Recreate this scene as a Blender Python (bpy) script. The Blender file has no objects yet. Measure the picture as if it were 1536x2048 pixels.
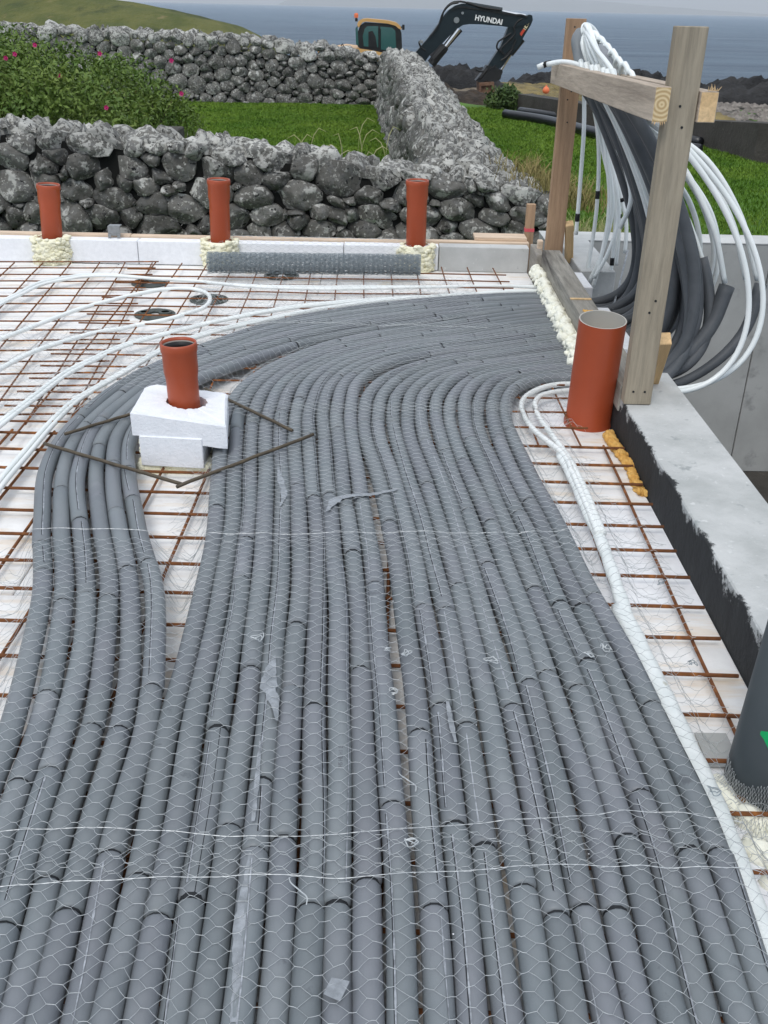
import bpy, math, random
import numpy as np
from mathutils import Vector, noise as mnoise

random.seed(7); RNG = np.random.default_rng(7)
S = bpy.context.scene
COL = S.collection
# ------------------------------------------------------------------ camera
EYE = np.array([0.0, 0.0, 1.37]); FPX = 1950.0
ROLL = math.radians(1.33); PITCH = math.atan(1010 / 1950.0); YAW = math.radians(0.5)
_f = np.array([math.sin(YAW) * math.cos(PITCH), math.cos(YAW) * math.cos(PITCH), -math.sin(PITCH)])
_r = np.array([math.cos(YAW), -math.sin(YAW), 0.0]); _u = np.cross(_r, _f)
CR = _r * math.cos(ROLL) + _u * math.sin(ROLL); CU = -_r * math.sin(ROLL) + _u * math.cos(ROLL)
cam_d = bpy.data.cameras.new("camera"); cam = bpy.data.objects.new("camera", cam_d); COL.objects.link(cam)
cam_d.sensor_fit = 'VERTICAL'; cam_d.sensor_height = 24.0; cam_d.lens = 24.0 * FPX / 2048.0
cam_d.clip_start = 0.05; cam_d.clip_end = 40000.0
from mathutils import Matrix
cam.matrix_world = Matrix(((CR[0], CU[0], -_f[0], EYE[0]), (CR[1], CU[1], -_f[1], EYE[1]),
                           (CR[2], CU[2], -_f[2], EYE[2]), (0, 0, 0, 1)))
S.camera = cam
# ------------------------------------------------------------------ world, sun, exposure
SUN_EL, SUN_AZ = 52.0, 200.0
W = bpy.data.worlds.new("World"); S.world = W; W.use_nodes = True
nt = W.node_tree; nt.nodes.clear()
def N(t, typ, **kw):
    n = t.nodes.new(typ)
    for k, v in kw.items():
        if k in n.inputs: n.inputs[k].default_value = v
        else: setattr(n, k, v)
    return n
sky = N(nt, 'ShaderNodeTexSky', sky_type='NISHITA', sun_disc=False, sun_elevation=math.radians(SUN_EL),
        sun_rotation=math.radians(SUN_AZ), air_density=1.0, dust_density=1.6)
tc = N(nt, 'ShaderNodeTexCoord'); cl = N(nt, 'ShaderNodeTexNoise', Scale=2.2, Detail=6.0, Roughness=0.55)
mp = N(nt, 'ShaderNodeMapping'); mp.inputs['Scale'].default_value = (1, 1, 3.5)
nt.links.new(tc.outputs['Generated'], mp.inputs['Vector']); nt.links.new(mp.outputs[0], cl.inputs['Vector'])
rp = N(nt, 'ShaderNodeValToRGB'); rp.color_ramp.elements[0].position = .3; rp.color_ramp.elements[1].position = .75
rp.color_ramp.elements[0].color = (10.5, 11.2, 12.2, 1); rp.color_ramp.elements[1].color = (15.5, 15.8, 16.2, 1)
nt.links.new(cl.outputs['Fac'], rp.inputs['Fac'])
sepz = N(nt, 'ShaderNodeSeparateXYZ'); nt.links.new(tc.outputs['Generated'], sepz.inputs[0])
hz = N(nt, 'ShaderNodeMapRange', clamp=True); hz.inputs['From Min'].default_value = -.02; hz.inputs['From Max'].default_value = .95   # overcast sky: dimmer and bluer at the horizon, all round
nt.links.new(sepz.outputs['Z'], hz.inputs['Value']); hm = N(nt, 'ShaderNodeMixRGB'); hm.inputs[1].default_value = (4.6, 5.9, 7.8, 1)
nt.links.new(hz.outputs[0], hm.inputs['Fac']); nt.links.new(rp.outputs[0], hm.inputs[2])
mx = N(nt, 'ShaderNodeMixRGB'); mx.inputs['Fac'].default_value = .88
nt.links.new(sky.outputs[0], mx.inputs[1]); nt.links.new(hm.outputs[0], mx.inputs[2])
bg = N(nt, 'ShaderNodeBackground', Strength=0.10); wo = N(nt, 'ShaderNodeOutputWorld')
nt.links.new(mx.outputs[0], bg.inputs['Color']); nt.links.new(bg.outputs[0], wo.inputs['Surface'])
sd = bpy.data.lights.new("sun", 'SUN'); sd.energy = 1.2; sd.angle = math.radians(20); sd.color = (1, .965, .92)
sun = bpy.data.objects.new("sun", sd); COL.objects.link(sun)
_sd = Vector((math.sin(math.radians(SUN_AZ)) * math.cos(math.radians(SUN_EL)),
              math.cos(math.radians(SUN_AZ)) * math.cos(math.radians(SUN_EL)), math.sin(math.radians(SUN_EL))))
sun.rotation_euler = _sd.to_track_quat('Z', 'Y').to_euler(); sun.location = (0, -3, 8)
S.view_settings.view_transform = 'Standard'; S.view_settings.look = 'None'
S.view_settings.gamma = 1; S.view_settings.exposure = 0.15
S.cycles.max_bounces = 8

# survey: photograph pixel + one known coordinate -> place in the world
def ray(x, y): return _f + CR * (x - 768) / FPX + CU * (1024 - y) / FPX
def G(x, y, z=0.0):
    d = ray(x, y); return EYE + d * ((z - EYE[2]) / d[2])
def AX(x, y, X):
    d = ray(x, y); return EYE + d * ((X - EYE[0]) / d[0])
def AY(x, y, Y):
    d = ray(x, y); return EYE + d * ((Y - EYE[1]) / d[1])

# ------------------------------------------------------------------ helpers
def put(name, data=None, parent=None, mat=None, label=None, cat=None, group=None, kind=None, smooth=False, loc=None):
    o = bpy.data.objects.new(name, data); COL.objects.link(o)
    if parent is not None: o.parent = parent
    if loc is not None: o.location = loc
    if mat is not None and data is not None and len(data.materials) == 0: data.materials.append(mat)
    if label: o['label'] = label
    if cat: o['category'] = cat
    if group: o['group'] = group
    if kind: o['kind'] = kind
    if smooth and data is not None:
        data.polygons.foreach_set('use_smooth', np.ones(len(data.polygons), bool))
    return o
def thing(name, label, cat, group=None, loc=(0, 0, 0)):
    return put(name, None, label=label, cat=cat, group=group, loc=loc)

class MB:
    def __init__(s): s.v = []; s.f = []; s.n = 0; s.uv = None
    def add(s, V, F):
        V = np.asarray(V, float); s.v.append(V)
        for f in F: s.f.append([i + s.n for i in f])
        s.n += len(V); return s
    def addn(s, V, F):             # F numpy (k,m)
        V = np.asarray(V, float); s.v.append(V); s.f.extend((np.asarray(F) + s.n).tolist()); s.n += len(V); return s
    def box(s, a, b, bev=0.0, jit=0.0):
        a = np.array(a, float); b = np.array(b, float)
        if bev <= 0:
            V = np.array([[(a, b)[i][0], (a, b)[j][1], (a, b)[k][2]] for k in (0, 1) for j in (0, 1) for i in (0, 1)])
            F = [(0, 2, 3, 1), (4, 5, 7, 6), (0, 1, 5, 4), (2, 6, 7, 3), (0, 4, 6, 2), (1, 3, 7, 5)]
            return s.add(V, F)
        V = []; idx = {}
        for i in (0, 1):
            for j in (0, 1):
                for k in (0, 1):
                    c = [(a, b)[i][0], (a, b)[j][1], (a, b)[k][2]]; sg = [1 - 2 * i, 1 - 2 * j, 1 - 2 * k]
                    for ax in range(3):      # vertex on face whose normal is ax
                        p = list(c)
                        for q in range(3):
                            if q != ax: p[q] += sg[q] * bev
                        idx[(i, j, k, ax)] = len(V); V.append(p)
        F = []
        def key(c, ax): return idx[(c[0], c[1], c[2], ax)]
        for ax in range(3):
            o = [q for q in range(3) if q != ax]
            for sd_ in (0, 1):
                cs = []
                for (p, q) in ((0, 0), (1, 0), (1, 1), (0, 1)):
                    c = [0, 0, 0]; c[ax] = sd_; c[o[0]] = p; c[o[1]] = q; cs.append(c)
                f = [key(c, ax) for c in cs]
                if (sd_ == 0) ^ (ax == 1): f = f[::-1]
                F.append(f)
        for ax in range(3):      # edges running along ax
            o = [q for q in range(3) if q != ax]
            for p in (0, 1):
                for q in (0, 1):
                    c0 = [0, 0, 0]; c1 = [0, 0, 0]; c0[o[0]] = c1[o[0]] = p; c0[o[1]] = c1[o[1]] = q; c1[ax] = 1
                    F.append([key(c0, o[0]), key(c1, o[0]), key(c1, o[1]), key(c0, o[1])])
        for i in (0, 1):
            for j in (0, 1):
                for k in (0, 1): F.append([idx[(i, j, k, 0)], idx[(i, j, k, 1)], idx[(i, j, k, 2)]])
        V = np.array(V)
        if jit: V += RNG.normal(0, jit, V.shape)
        return s.add(V, F)
    def prism(s, poly, fn, a, b):  # polygon (2d) swept between a and b, fn(x,z,d)->xyz
        n = len(poly); V = [fn(p[0], p[1], a) for p in poly] + [fn(p[0], p[1], b) for p in poly]
        F = [list(range(n)), list(range(2 * n - 1, n - 1, -1))] + [[i, i + n, (i + 1) % n + n, (i + 1) % n] for i in range(n)]
        return s.add(V, F)
    def tube(s, P, r, sides=10, cap=True, up=(0, 0, 1), closed=False):
        P = np.asarray(P, float); n = len(P); r = np.broadcast_to(np.asarray(r, float), (n,))
        T = np.gradient(P, axis=0); T /= np.linalg.norm(T, axis=1)[:, None] + 1e-12
        A = np.tile(np.array(up, float), (n, 1)); bad = np.abs((T * A).sum(1)) > .97
        if bad.any(): A = np.tile(np.array([0, 1., 0.]) if abs(T[0][1]) < .9 else np.array([1., 0, 0]), (n, 1))
        Sx = np.cross(T, A); Sx /= np.linalg.norm(Sx, axis=1)[:, None] + 1e-12; Up = np.cross(Sx, T)
        a = np.arange(sides) * 2 * math.pi / sides
        V = (P[:, None, :] + r[:, None, None] * (np.cos(a)[None, :, None] * Sx[:, None, :] + np.sin(a)[None, :, None] * Up[:, None, :])).reshape(-1, 3)
        i = np.arange(n - 1)[:, None] * sides; j = np.arange(sides)[None, :]; k = (j + 1) % sides
        F = np.stack([i + j, i + sides + j, i + sides + k, i + k], -1).reshape(-1, 4)[:, ::-1]
        base = s.n; s.addn(V, F)
        if cap:
            s.f.append([base + q for q in range(sides)][::-1]); s.f.append([base + (n - 1) * sides + q for q in range(sides)])
        return s
    def lathe(s, prof, c=(0, 0, 0), axis=(0, 0, 1), sides=28):
        ax = Vector(axis).normalized(); q = ax.to_track_quat('Z', 'Y').to_matrix(); M = np.array(q)
        a = np.arange(sides) * 2 * math.pi / sides; prof = np.asarray(prof, float); n = len(prof)
        L = np.stack([prof[:, 0, None] * np.cos(a), prof[:, 0, None] * np.sin(a), np.repeat(prof[:, 1, None], sides, 1)], -1).reshape(-1, 3)
        V = L @ M.T + np.array(c)
        i = np.arange(n - 1)[:, None] * sides; j = np.arange(sides)[None, :]; k = (j + 1) % sides
        return s.addn(V, np.stack([i + j, i + k, i + sides + k, i + sides + j], -1).reshape(-1, 4))
    def mesh(s, name):
        m = bpy.data.meshes.new(name); V = np.concatenate(s.v) if s.v else np.zeros((0, 3))
        m.from_pydata(V.tolist(), [], s.f); m.update(); return m
    def build(s, name, mat=None, parent=None, **kw): return put(name, s.mesh(name), parent, mat, **kw)

def fast_mesh(name, V, F):         # all faces same size
    V = np.asarray(V, np.float32); F = np.asarray(F, np.int32); k = F.shape[1]
    m = bpy.data.meshes.new(name); m.vertices.add(len(V)); m.vertices.foreach_set('co', V.ravel())
    m.loops.add(F.size); m.loops.foreach_set('vertex_index', F.ravel())
    m.polygons.add(len(F)); m.polygons.foreach_set('loop_start', np.arange(0, F.size, k, dtype=np.int32))
    m.polygons.foreach_set('loop_total', np.full(len(F), k, np.int32)); m.update(calc_edges=True); return m
def spline(P, step=.03, n=None):   # Catmull-Rom resampled evenly
    P = np.asarray(P, float); Q = np.vstack([2 * P[0] - P[1], P, 2 * P[-1] - P[-2]]); out = []
    for i in range(1, len(Q) - 2):
        p0, p1, p2, p3 = Q[i - 1], Q[i], Q[i + 1], Q[i + 2]; t0 = 0.
        d1 = max(np.linalg.norm(p1 - p0), 1e-6) ** .5; d2 = max(np.linalg.norm(p2 - p1), 1e-6) ** .5; d3 = max(np.linalg.norm(p3 - p2), 1e-6) ** .5
        m1 = (p1 - p0) / d1 - (p2 - p0) / (d1 + d2) + (p2 - p1) / d2; m2 = (p2 - p1) / d2 - (p3 - p1) / (d2 + d3) + (p3 - p2) / d3
        m1 *= d2; m2 *= d2
        t = np.linspace(0, 1, 24, endpoint=False)[:, None]
        out.append((2 * t**3 - 3 * t**2 + 1) * p1 + (t**3 - 2 * t**2 + t) * m1 + (-2 * t**3 + 3 * t**2) * p2 + (t**3 - t**2) * m2)
    out.append(P[-1:]); Q = np.vstack(out); L = np.concatenate([[0], np.cumsum(np.linalg.norm(np.diff(Q, axis=0), axis=1))])
    m = n or max(2, int(L[-1] / step) + 1); s_ = np.linspace(0, L[-1], m)
    return np.stack([np.interp(s_, L, Q[:, i]) for i in range(Q.shape[1])], 1)
def arclen(P): return np.concatenate([[0], np.cumsum(np.linalg.norm(np.diff(P, axis=0), axis=1))])
def bez(p0, p1, p2, p3, n=40):
    t = np.linspace(0, 1, n)[:, None]; p0, p1, p2, p3 = map(np.array, (p0, p1, p2, p3))
    return (1 - t)**3 * p0 + 3 * (1 - t)**2 * t * p1 + 3 * (1 - t) * t * t * p2 + t**3 * p3
def vnoise(P, sc, seed=0):         # smooth value noise (numpy), P (n,3) -> n in -1..1
    P = np.asarray(P, float) * sc + seed * 17.3; I = np.floor(P).astype(np.int64); f = P - I; f = f * f * (3 - 2 * f); r = 0
    for dx in (0, 1):
        for dy in (0, 1):
            for dz in (0, 1):
                h = ((I[:, 0] + dx) * 73856093 ^ (I[:, 1] + dy) * 19349663 ^ (I[:, 2] + dz) * 83492791) & 0x7fffffff
                h = (h * 1103515245 + 12345) & 0x7fffffff; h = (h ^ (h >> 13)) * 60493 & 0x7fffffff
                w = (f[:, 0] if dx else 1 - f[:, 0]) * (f[:, 1] if dy else 1 - f[:, 1]) * (f[:, 2] if dz else 1 - f[:, 2])
                r = r + w * (h / 0x7fffffff * 2 - 1)
    return r
def fbm(P, sc, oct=4, seed=0):
    r = 0; a = 1.
    for o in range(oct): r = r + a * vnoise(P, sc * 2**o, seed + o); a *= .5
    return r

# ------------------------------------------------------------------ materials
def mat(name, col, rough=.8, col2=None, nscale=8., bump=0., bscale=60., metal=0., spots=None, spec=.3, objvar=0., stretch=(1, 1, 1), detail=6., lo=.35, hi=.65, extra=None, trans=0.):
    """noise blend of two colours + optional patches (list of (colour, scale, threshold, softness)) + bump"""
    m = bpy.data.materials.new(name); m.use_nodes = True; t = m.node_tree; t.nodes.clear()
    out = N(t, 'ShaderNodeOutputMaterial'); b = N(t, 'ShaderNodeBsdfPrincipled'); L = t.links.new
    b.inputs['Roughness'].default_value = rough; b.inputs['Metallic'].default_value = metal
    b.inputs['Specular IOR Level'].default_value = spec
    if trans: b.inputs['Transmission Weight'].default_value = trans
    tc = N(t, 'ShaderNodeTexCoord'); mp = N(t, 'ShaderNodeMapping'); mp.inputs['Scale'].default_value = stretch
    L(tc.outputs['Object'], mp.inputs['Vector']); vec = mp.outputs[0]
    oi = N(t, 'ShaderNodeObjectInfo')
    if objvar:                     # each object reads a different part of the noise
        ad = N(t, 'ShaderNodeVectorMath', operation='ADD'); sc = N(t, 'ShaderNodeMath', operation='MULTIPLY'); sc.inputs[1].default_value = 37.
        L(oi.outputs['Random'], sc.inputs[0]); L(vec, ad.inputs[0]); L(sc.outputs[0], ad.inputs[1]); vec = ad.outputs[0]
    cur = None
    if col2 is not None:
        n = N(t, 'ShaderNodeTexNoise', Scale=nscale, Detail=detail, Roughness=.6); L(vec, n.inputs['Vector'])
        r = N(t, 'ShaderNodeValToRGB'); r.color_ramp.elements[0].position = lo; r.color_ramp.elements[1].position = hi
        r.color_ramp.elements[0].color = (*col, 1); r.color_ramp.elements[1].color = (*col2, 1)
        L(n.outputs['Fac'], r.inputs['Fac']); cur = r.outputs[0]
    else:
        rg = N(t, 'ShaderNodeRGB'); rg.outputs[0].default_value = (*col, 1); cur = rg.outputs[0]
    for i, (c, s_, th, so) in enumerate(spots or []):
        n = N(t, 'ShaderNodeTexNoise', Scale=s_, Detail=8., Roughness=.62); ad = N(t, 'ShaderNodeVectorMath', operation='ADD'); ad.inputs[1].default_value = (3.1 * i + 5, 7.7 * i, 1.3)
        L(vec, ad.inputs[0]); L(ad.outputs[0], n.inputs['Vector'])
        mr = N(t, 'ShaderNodeMapRange', clamp=True); mr.inputs['From Min'].default_value = th; mr.inputs['From Max'].default_value = th + so
        L(n.outputs['Fac'], mr.inputs['Value']); mx = N(t, 'ShaderNodeMixRGB'); mx.inputs[2].default_value = (*c, 1)
        L(mr.outputs[0], mx.inputs['Fac']); L(cur, mx.inputs[1]); cur = mx.outputs[0]
    if objvar:
        hv = N(t, 'ShaderNodeHueSaturation'); m2 = N(t, 'ShaderNodeMapRange'); m2.inputs['To Min'].default_value = 1 - objvar; m2.inputs['To Max'].default_value = 1 + objvar
        L(oi.outputs['Random'], m2.inputs['Value']); L(m2.outputs[0], hv.inputs['Value']); L(cur, hv.inputs['Color']); cur = hv.outputs[0]
    if extra: cur = extra(t, cur, tc, vec)
    L(cur, b.inputs['Base Color'])
    if bump:
        n = N(t, 'ShaderNodeTexNoise', Scale=bscale, Detail=6., Roughness=.65); L(vec, n.inputs['Vector'])
        bp = N(t, 'ShaderNodeBump'); bp.inputs['Strength'].default_value = min(1, bump); bp.inputs['Distance'].default_value = .4 / bscale * max(1, bump)
        L(n.outputs['Fac'], bp.inputs['Height']); L(bp.outputs[0], b.inputs['Normal'])
    L(b.outputs[0], out.inputs['Surface']); return m

M = {}
def two_tone(t, cur, tc, vec):     # greenish-grey foam with mauve-grey zones
    L = t.links.new; n = N(t, 'ShaderNodeTexNoise', Scale=2.6, Detail=3., Roughness=.5); L(vec, n.inputs['Vector'])
    r = N(t, 'ShaderNodeMapRange', clamp=True); r.inputs['From Min'].default_value = .46; r.inputs['From Max'].default_value = .60; r.inputs['To Max'].default_value = .7; L(n.outputs['Fac'], r.inputs['Value'])
    m = N(t, 'ShaderNodeMixRGB', blend_type='MULTIPLY'); m.inputs[2].default_value = (1.0, .945, 1.0, 1); L(r.outputs[0], m.inputs['Fac']); L(cur, m.inputs[1]); return m.outputs[0]
M['sleeve'] = mat('grey_foam_insulation', (.148, .167, .178), .45, (.176, .192, .202), 5, extra=two_tone, bump=.25, bscale=220, objvar=.10, spec=.4, spots=[((.215, .23, .24), 5.5, .62, .14), ((.095, .105, .115), 14, .66, .06), ((.27, .285, .29), 38, .72, .03)])
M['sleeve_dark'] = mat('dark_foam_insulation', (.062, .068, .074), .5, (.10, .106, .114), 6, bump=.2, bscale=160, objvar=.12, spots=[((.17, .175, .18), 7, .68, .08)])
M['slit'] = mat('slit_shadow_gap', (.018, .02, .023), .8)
M['glue'] = mat('dried_glue_line', (.34, .36, .39), .45, (.17, .18, .2), 60, lo=.4, hi=.62)
M['tape'] = mat('clear_tape_scrap', (.29, .31, .335), .25, (.16, .175, .19), 34, spec=.6, bump=.4, bscale=90)
M['pex'] = mat('white_plastic_pipe', (.70, .735, .72), .32, (.78, .80, .785), 5, spec=.5, objvar=.05)
M['white_sleeve'] = mat('white_wrapped_sleeve', (.66, .70, .69), .5, (.76, .79, .78), 20, spec=.4, bump=.5, bscale=70, spots=[((.48, .48, .42), 14, .66, .06)])
M['orange'] = mat('orange_plastic_pipe', (.36, .066, .022), .42, (.31, .056, .019), 4, spec=.45, spots=[((.5, .22, .13), 26, .73, .04), ((.19, .05, .028), 9, .72, .06)])
M['orange_in'] = mat('pipe_inner_wall', (.42, .40, .36), .5)
M['ring'] = mat('black_rubber_seal', (.015, .016, .017), .5)
M['darkpipe'] = mat('dark_grey_plastic_pipe', (.038, .047, .052), .42, (.05, .058, .062), 6, spec=.45)
M['green'] = mat('green_tape', (.01, .36, .11), .4)
M['foam'] = mat('cream_spray_foam', (.78, .74, .52), .72, (.86, .84, .68), 22, bump=.7, bscale=60, spots=[((.62, .55, .30), 9, .66, .1)])
M['foam_w'] = mat('white_spray_foam', (.80, .79, .66), .7, (.87, .86, .76), 22, bump=.7, bscale=60)
M['foam_y'] = mat('yellow_spray_foam', (.74, .46, .14), .75, (.60, .31, .07), 30, bump=1., bscale=70)
M['eps'] = mat('white_polystyrene', (.81, .82, .84), .8, (.74, .75, .77), 40, bump=.35, bscale=170, spots=[((.55, .53, .48), 30, .74, .03)])
M['eps_block'] = mat('white_polystyrene_block', (.82, .83, .86), .8, (.76, .78, .81), 30, bump=.9, bscale=110)
def rust_stain(t, cur, tc, vec):
    L = t.links.new; mp = N(t, 'ShaderNodeMapping'); mp.inputs['Scale'].default_value = (1.6, 11, 1); L(tc.outputs['Object'], mp.inputs[0])
    n = N(t, 'ShaderNodeTexNoise', Scale=1.6, Detail=5., Roughness=.6); L(mp.outputs[0], n.inputs['Vector'])
    a = N(t, 'ShaderNodeMapRange', clamp=True); a.inputs['From Min'].default_value = .50; a.inputs['From Max'].default_value = .74; a.inputs['To Max'].default_value = .62
    L(n.outputs['Fac'], a.inputs['Value']); mx = N(t, 'ShaderNodeMixRGB'); mx.inputs[2].default_value = (.64, .45, .24, 1)
    L(a.outputs[0], mx.inputs['Fac']); L(cur, mx.inputs[1]); return mx.outputs[0]
M['eps_floor'] = mat('polystyrene_floor_board', (.80, .795, .785), .8, (.73, .725, .715), 18, bump=.35, bscale=150, objvar=.03, spots=[((.60, .52, .38), 3.2, .60, .16), ((.42, .36, .28), 40, .74, .03)], extra=rust_stain)
M['rust'] = mat('rusty_steel', (.21, .078, .026), .85, (.12, .050, .022), 25, bump=.6, bscale=160, metal=.1, spots=[((.34, .13, .036), 12, .56, .12)])
M['rod'] = mat('brown_steel_rod', (.085, .07, .052), .6, (.12, .095, .065), 30, bump=.4, bscale=140, metal=.4)
M['wire'] = mat('galvanised_wire', (.56, .585, .59), .4, (.38, .40, .41), 60, metal=.25, spec=.6)
M['wire_dark'] = mat('galvanised_wire_roll', (.34, .385, .41), .45, (.25, .29, .31), 60, metal=.35)
M['plastic_black'] = mat('dark_spacer_plastic', (.045, .055, .05), .5, (.07, .08, .07), 30)
M['conc'] = mat('pale_concrete', (.40, .405, .395), .88, (.53, .535, .525), 3.5, bump=.35, bscale=80, spots=[((.34, .35, .345), 12, .66, .05), ((.62, .62, .60), 30, .62, .1), ((.2, .2, .19), 55, .74, .02)])
M['conc_pit'] = mat('cast_concrete_face', (.30, .305, .295), .85, (.385, .39, .38), 2.2, bump=.2, bscale=70, spots=[((.22, .225, .22), 5, .60, .14), ((.13, .13, .125), 42, .745, .015)])
def bitumen(t, cur, tc, vec):
    L = t.links.new; sp = N(t, 'ShaderNodeSeparateXYZ'); L(tc.outputs['Object'], sp.inputs[0])
    mp = N(t, 'ShaderNodeMapping'); mp.inputs['Scale'].default_value = (1, 1, .35); L(tc.outputs['Object'], mp.inputs[0])
    n = N(t, 'ShaderNodeTexNoise', Scale=60., Detail=12., Roughness=.82); L(tc.outputs['Object'], n.inputs['Vector'])
    m1 = N(t, 'ShaderNodeMath', operation='MULTIPLY_ADD'); L(n.outputs['Fac'], m1.inputs[0]); m1.inputs[1].default_value = .07; m1.inputs[2].default_value = -.035
    n2 = N(t, 'ShaderNodeTexNoise', Scale=6., Detail=4., Roughness=.6); L(tc.outputs['Object'], n2.inputs['Vector'])
    m4 = N(t, 'ShaderNodeMath', operation='MULTIPLY_ADD'); L(n2.outputs['Fac'], m4.inputs[0]); m4.inputs[1].default_value = .10; m4.inputs[2].default_value = -.05
    m5 = N(t, 'ShaderNodeMath', operation='ADD'); L(m1.outputs[0], m5.inputs[0]); L(m4.outputs[0], m5.inputs[1])
    m6 = N(t, 'ShaderNodeMath', operation='SUBTRACT'); L(sp.outputs['X'], m6.inputs[0]); m6.inputs[1].default_value = .8600
    m2 = N(t, 'ShaderNodeMath', operation='SUBTRACT'); L(m6.outputs[0], m2.inputs[0]); L(m5.outputs[0], m2.inputs[1])
    m3 = N(t, 'ShaderNodeMath', operation='SUBTRACT'); L(sp.outputs['Z'], m3.inputs[0]); m3.inputs[1].default_value = .15
    m8 = N(t, 'ShaderNodeMath', operation='MULTIPLY'); L(m3.outputs[0], m8.inputs[0]); m8.inputs[1].default_value = .35
    m7 = N(t, 'ShaderNodeMath', operation='ADD'); L(m2.outputs[0], m7.inputs[0]); L(m8.outputs[0], m7.inputs[1])
    r = N(t, 'ShaderNodeMapRange', clamp=True); r.inputs['From Min'].default_value = -.003; r.inputs['From Max'].default_value = .004; L(m7.outputs[0], r.inputs['Value'])
    n3 = N(t, 'ShaderNodeTexNoise', Scale=25., Detail=6.); L(mp.outputs[0], n3.inputs['Vector'])
    c3 = N(t, 'ShaderNodeValToRGB'); c3.color_ramp.elements[0].color = (.012, .013, .014, 1); c3.color_ramp.elements[1].color = (.04, .042, .044, 1); L(n3.outputs['Fac'], c3.inputs['Fac'])
    mx = N(t, 'ShaderNodeMixRGB'); L(r.outputs[0], mx.inputs['Fac']); L(c3.outputs[0], mx.inputs[1]); L(cur, mx.inputs[2]); return mx.outputs[0]
M['conc_bit'] = mat('concrete_with_bitumen_coat', (.36, .37, .36), .85, (.49, .495, .485), 5, bump=.6, bscale=60, spots=[((.30, .315, .31), 14, .62, .06), ((.56, .565, .555), 35, .62, .08), ((.16, .16, .155), 48, .72, .02)], extra=bitumen)
def grain(t, cur, tc, vec):
    L = t.links.new; n = N(t, 'ShaderNodeTexNoise', Scale=1., Detail=8., Roughness=.7); mp = N(t, 'ShaderNodeMapping'); L(vec, mp.inputs[0]); mp.inputs['Scale'].default_value = (60, 60, 60)
    L(mp.outputs[0], n.inputs['Vector']); r = N(t, 'ShaderNodeMapRange'); r.inputs['To Min'].default_value = .72; r.inputs['To Max'].default_value = 1.22; r.inputs['From Min'].default_value = .3; r.inputs['From Max'].default_value = .7
    L(n.outputs['Fac'], r.inputs['Value']); h = N(t, 'ShaderNodeHueSaturation'); L(r.outputs[0], h.inputs['Value']); L(cur, h.inputs['Color']); return h.outputs[0]
def wood(nm, a, b, st, **k): return mat(nm, a, .78, b, 5, bump=.5, bscale=45, stretch=st, extra=grain, **k)
M['wood_v'] = wood('weathered_timber', (.23, .19, .135), (.33, .285, .215), (1, 1, .07), spots=[((.12, .095, .065), 9, .66, .05)])
M['wood_v2'] = wood('brown_timber', (.30, .19, .115), (.40, .265, .165), (1, 1, .07), spots=[((.12, .075, .045), 9, .64, .05)])
M['wood_y'] = wood('grey_beam_timber', (.40, .33, .26), (.53, .45, .37), (1, .07, 1))
M['wood_z'] = wood('grey_beam_timber_long', (.36, .29, .225), (.49, .41, .325), (1, 1, .07), spots=[((.22, .16, .11), 9, .64, .06)])
M['wood_zd'] = wood('grey_dirty_timber_long', (.20, .185, .155), (.37, .35, .31), (1, 1, .10), spots=[((.085, .075, .065), 8, .54, .12)])
M['wood_x'] = wood('pale_plank_timber', (.58, .44, .32), (.68, .55, .42), (.07, 1, 1))
M['wood_dirty'] = wood('grey_dirty_timber', (.20, .18, .15), (.36, .335, .30), (1, .12, 1), spots=[((.09, .08, .068), 12, .56, .12)])
M['wood_new'] = wood('fresh_yellow_timber', (.60, .40, .20), (.70, .50, .28), (1, 1, .07))
M['pink'] = mat('pink_marker_paint', (.62, .10, .12), .7)
def rings(t, cur, tc, vec):
    L = t.links.new; w = N(t, 'ShaderNodeTexWave', wave_type='RINGS', rings_direction='SPHERICAL', Scale=26., Distortion=1.2); w.inputs['Detail'].default_value = 2.
    L(tc.outputs['Object'], w.inputs['Vector']); r = N(t, 'ShaderNodeValToRGB'); r.color_ramp.elements[0].color = (.42, .29, .14, 1); r.color_ramp.elements[1].color = (.66, .52, .31, 1)
    L(w.outputs['Fac'], r.inputs['Fac']); return r.outputs[0]
M['endgrain'] = mat('timber_end_grain', (.6, .5, .3), .8, bump=.4, bscale=90, extra=rings)
def stone_mat(nm, th1, th2, k=1.):   # dark basalt, grey crust, pale lichen rosettes, pits
    return mat(nm, (.080 * k, .077 * k, .069 * k), .92, (.17 * k, .164 * k, .148 * k), 6, bump=1.6, bscale=26, objvar=.30,
               spots=[((.15, .148, .14), 12, th1 - .06, .10), ((.42, .415, .385), 8.5, th1 + .01, .05), ((.38, .375, .345), 30, th2 - .01, .05), ((.016, .016, .016), 24, .62, .03)])
M['stone'] = stone_mat('dark_basalt_with_lichen', .55, .585)
M['stone_far'] = stone_mat('dark_basalt_far', .555, .57, 1.1)
M['stone_top'] = stone_mat('lichen_covered_basalt', .50, .51, 1.0)
M['core'] = mat('gap_shade_core', (.007, .007, .006), .95)  # black backing, paints the deep shade in gaps between the stones
M['lawn'] = mat('mown_lawn', (.046, .11, .010), .9, (.08, .17, .016), 1.1, bump=1., bscale=30, spots=[((.10, .15, .025), 5, .60, .15)])
M['blade'] = mat('grass_blade', (.070, .150, .012), .7, (.130, .215, .022), .9, spec=.2, objvar=0., spots=[((.14, .17, .04), 7, .62, .1)])
M['dry'] = mat('dry_grass_blade', (.28, .22, .09), .8, (.17, .15, .05), 3)
M['straw'] = mat('pale_grass_stalk', (.42, .40, .20), .7, (.3, .31, .13), 5)
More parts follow.
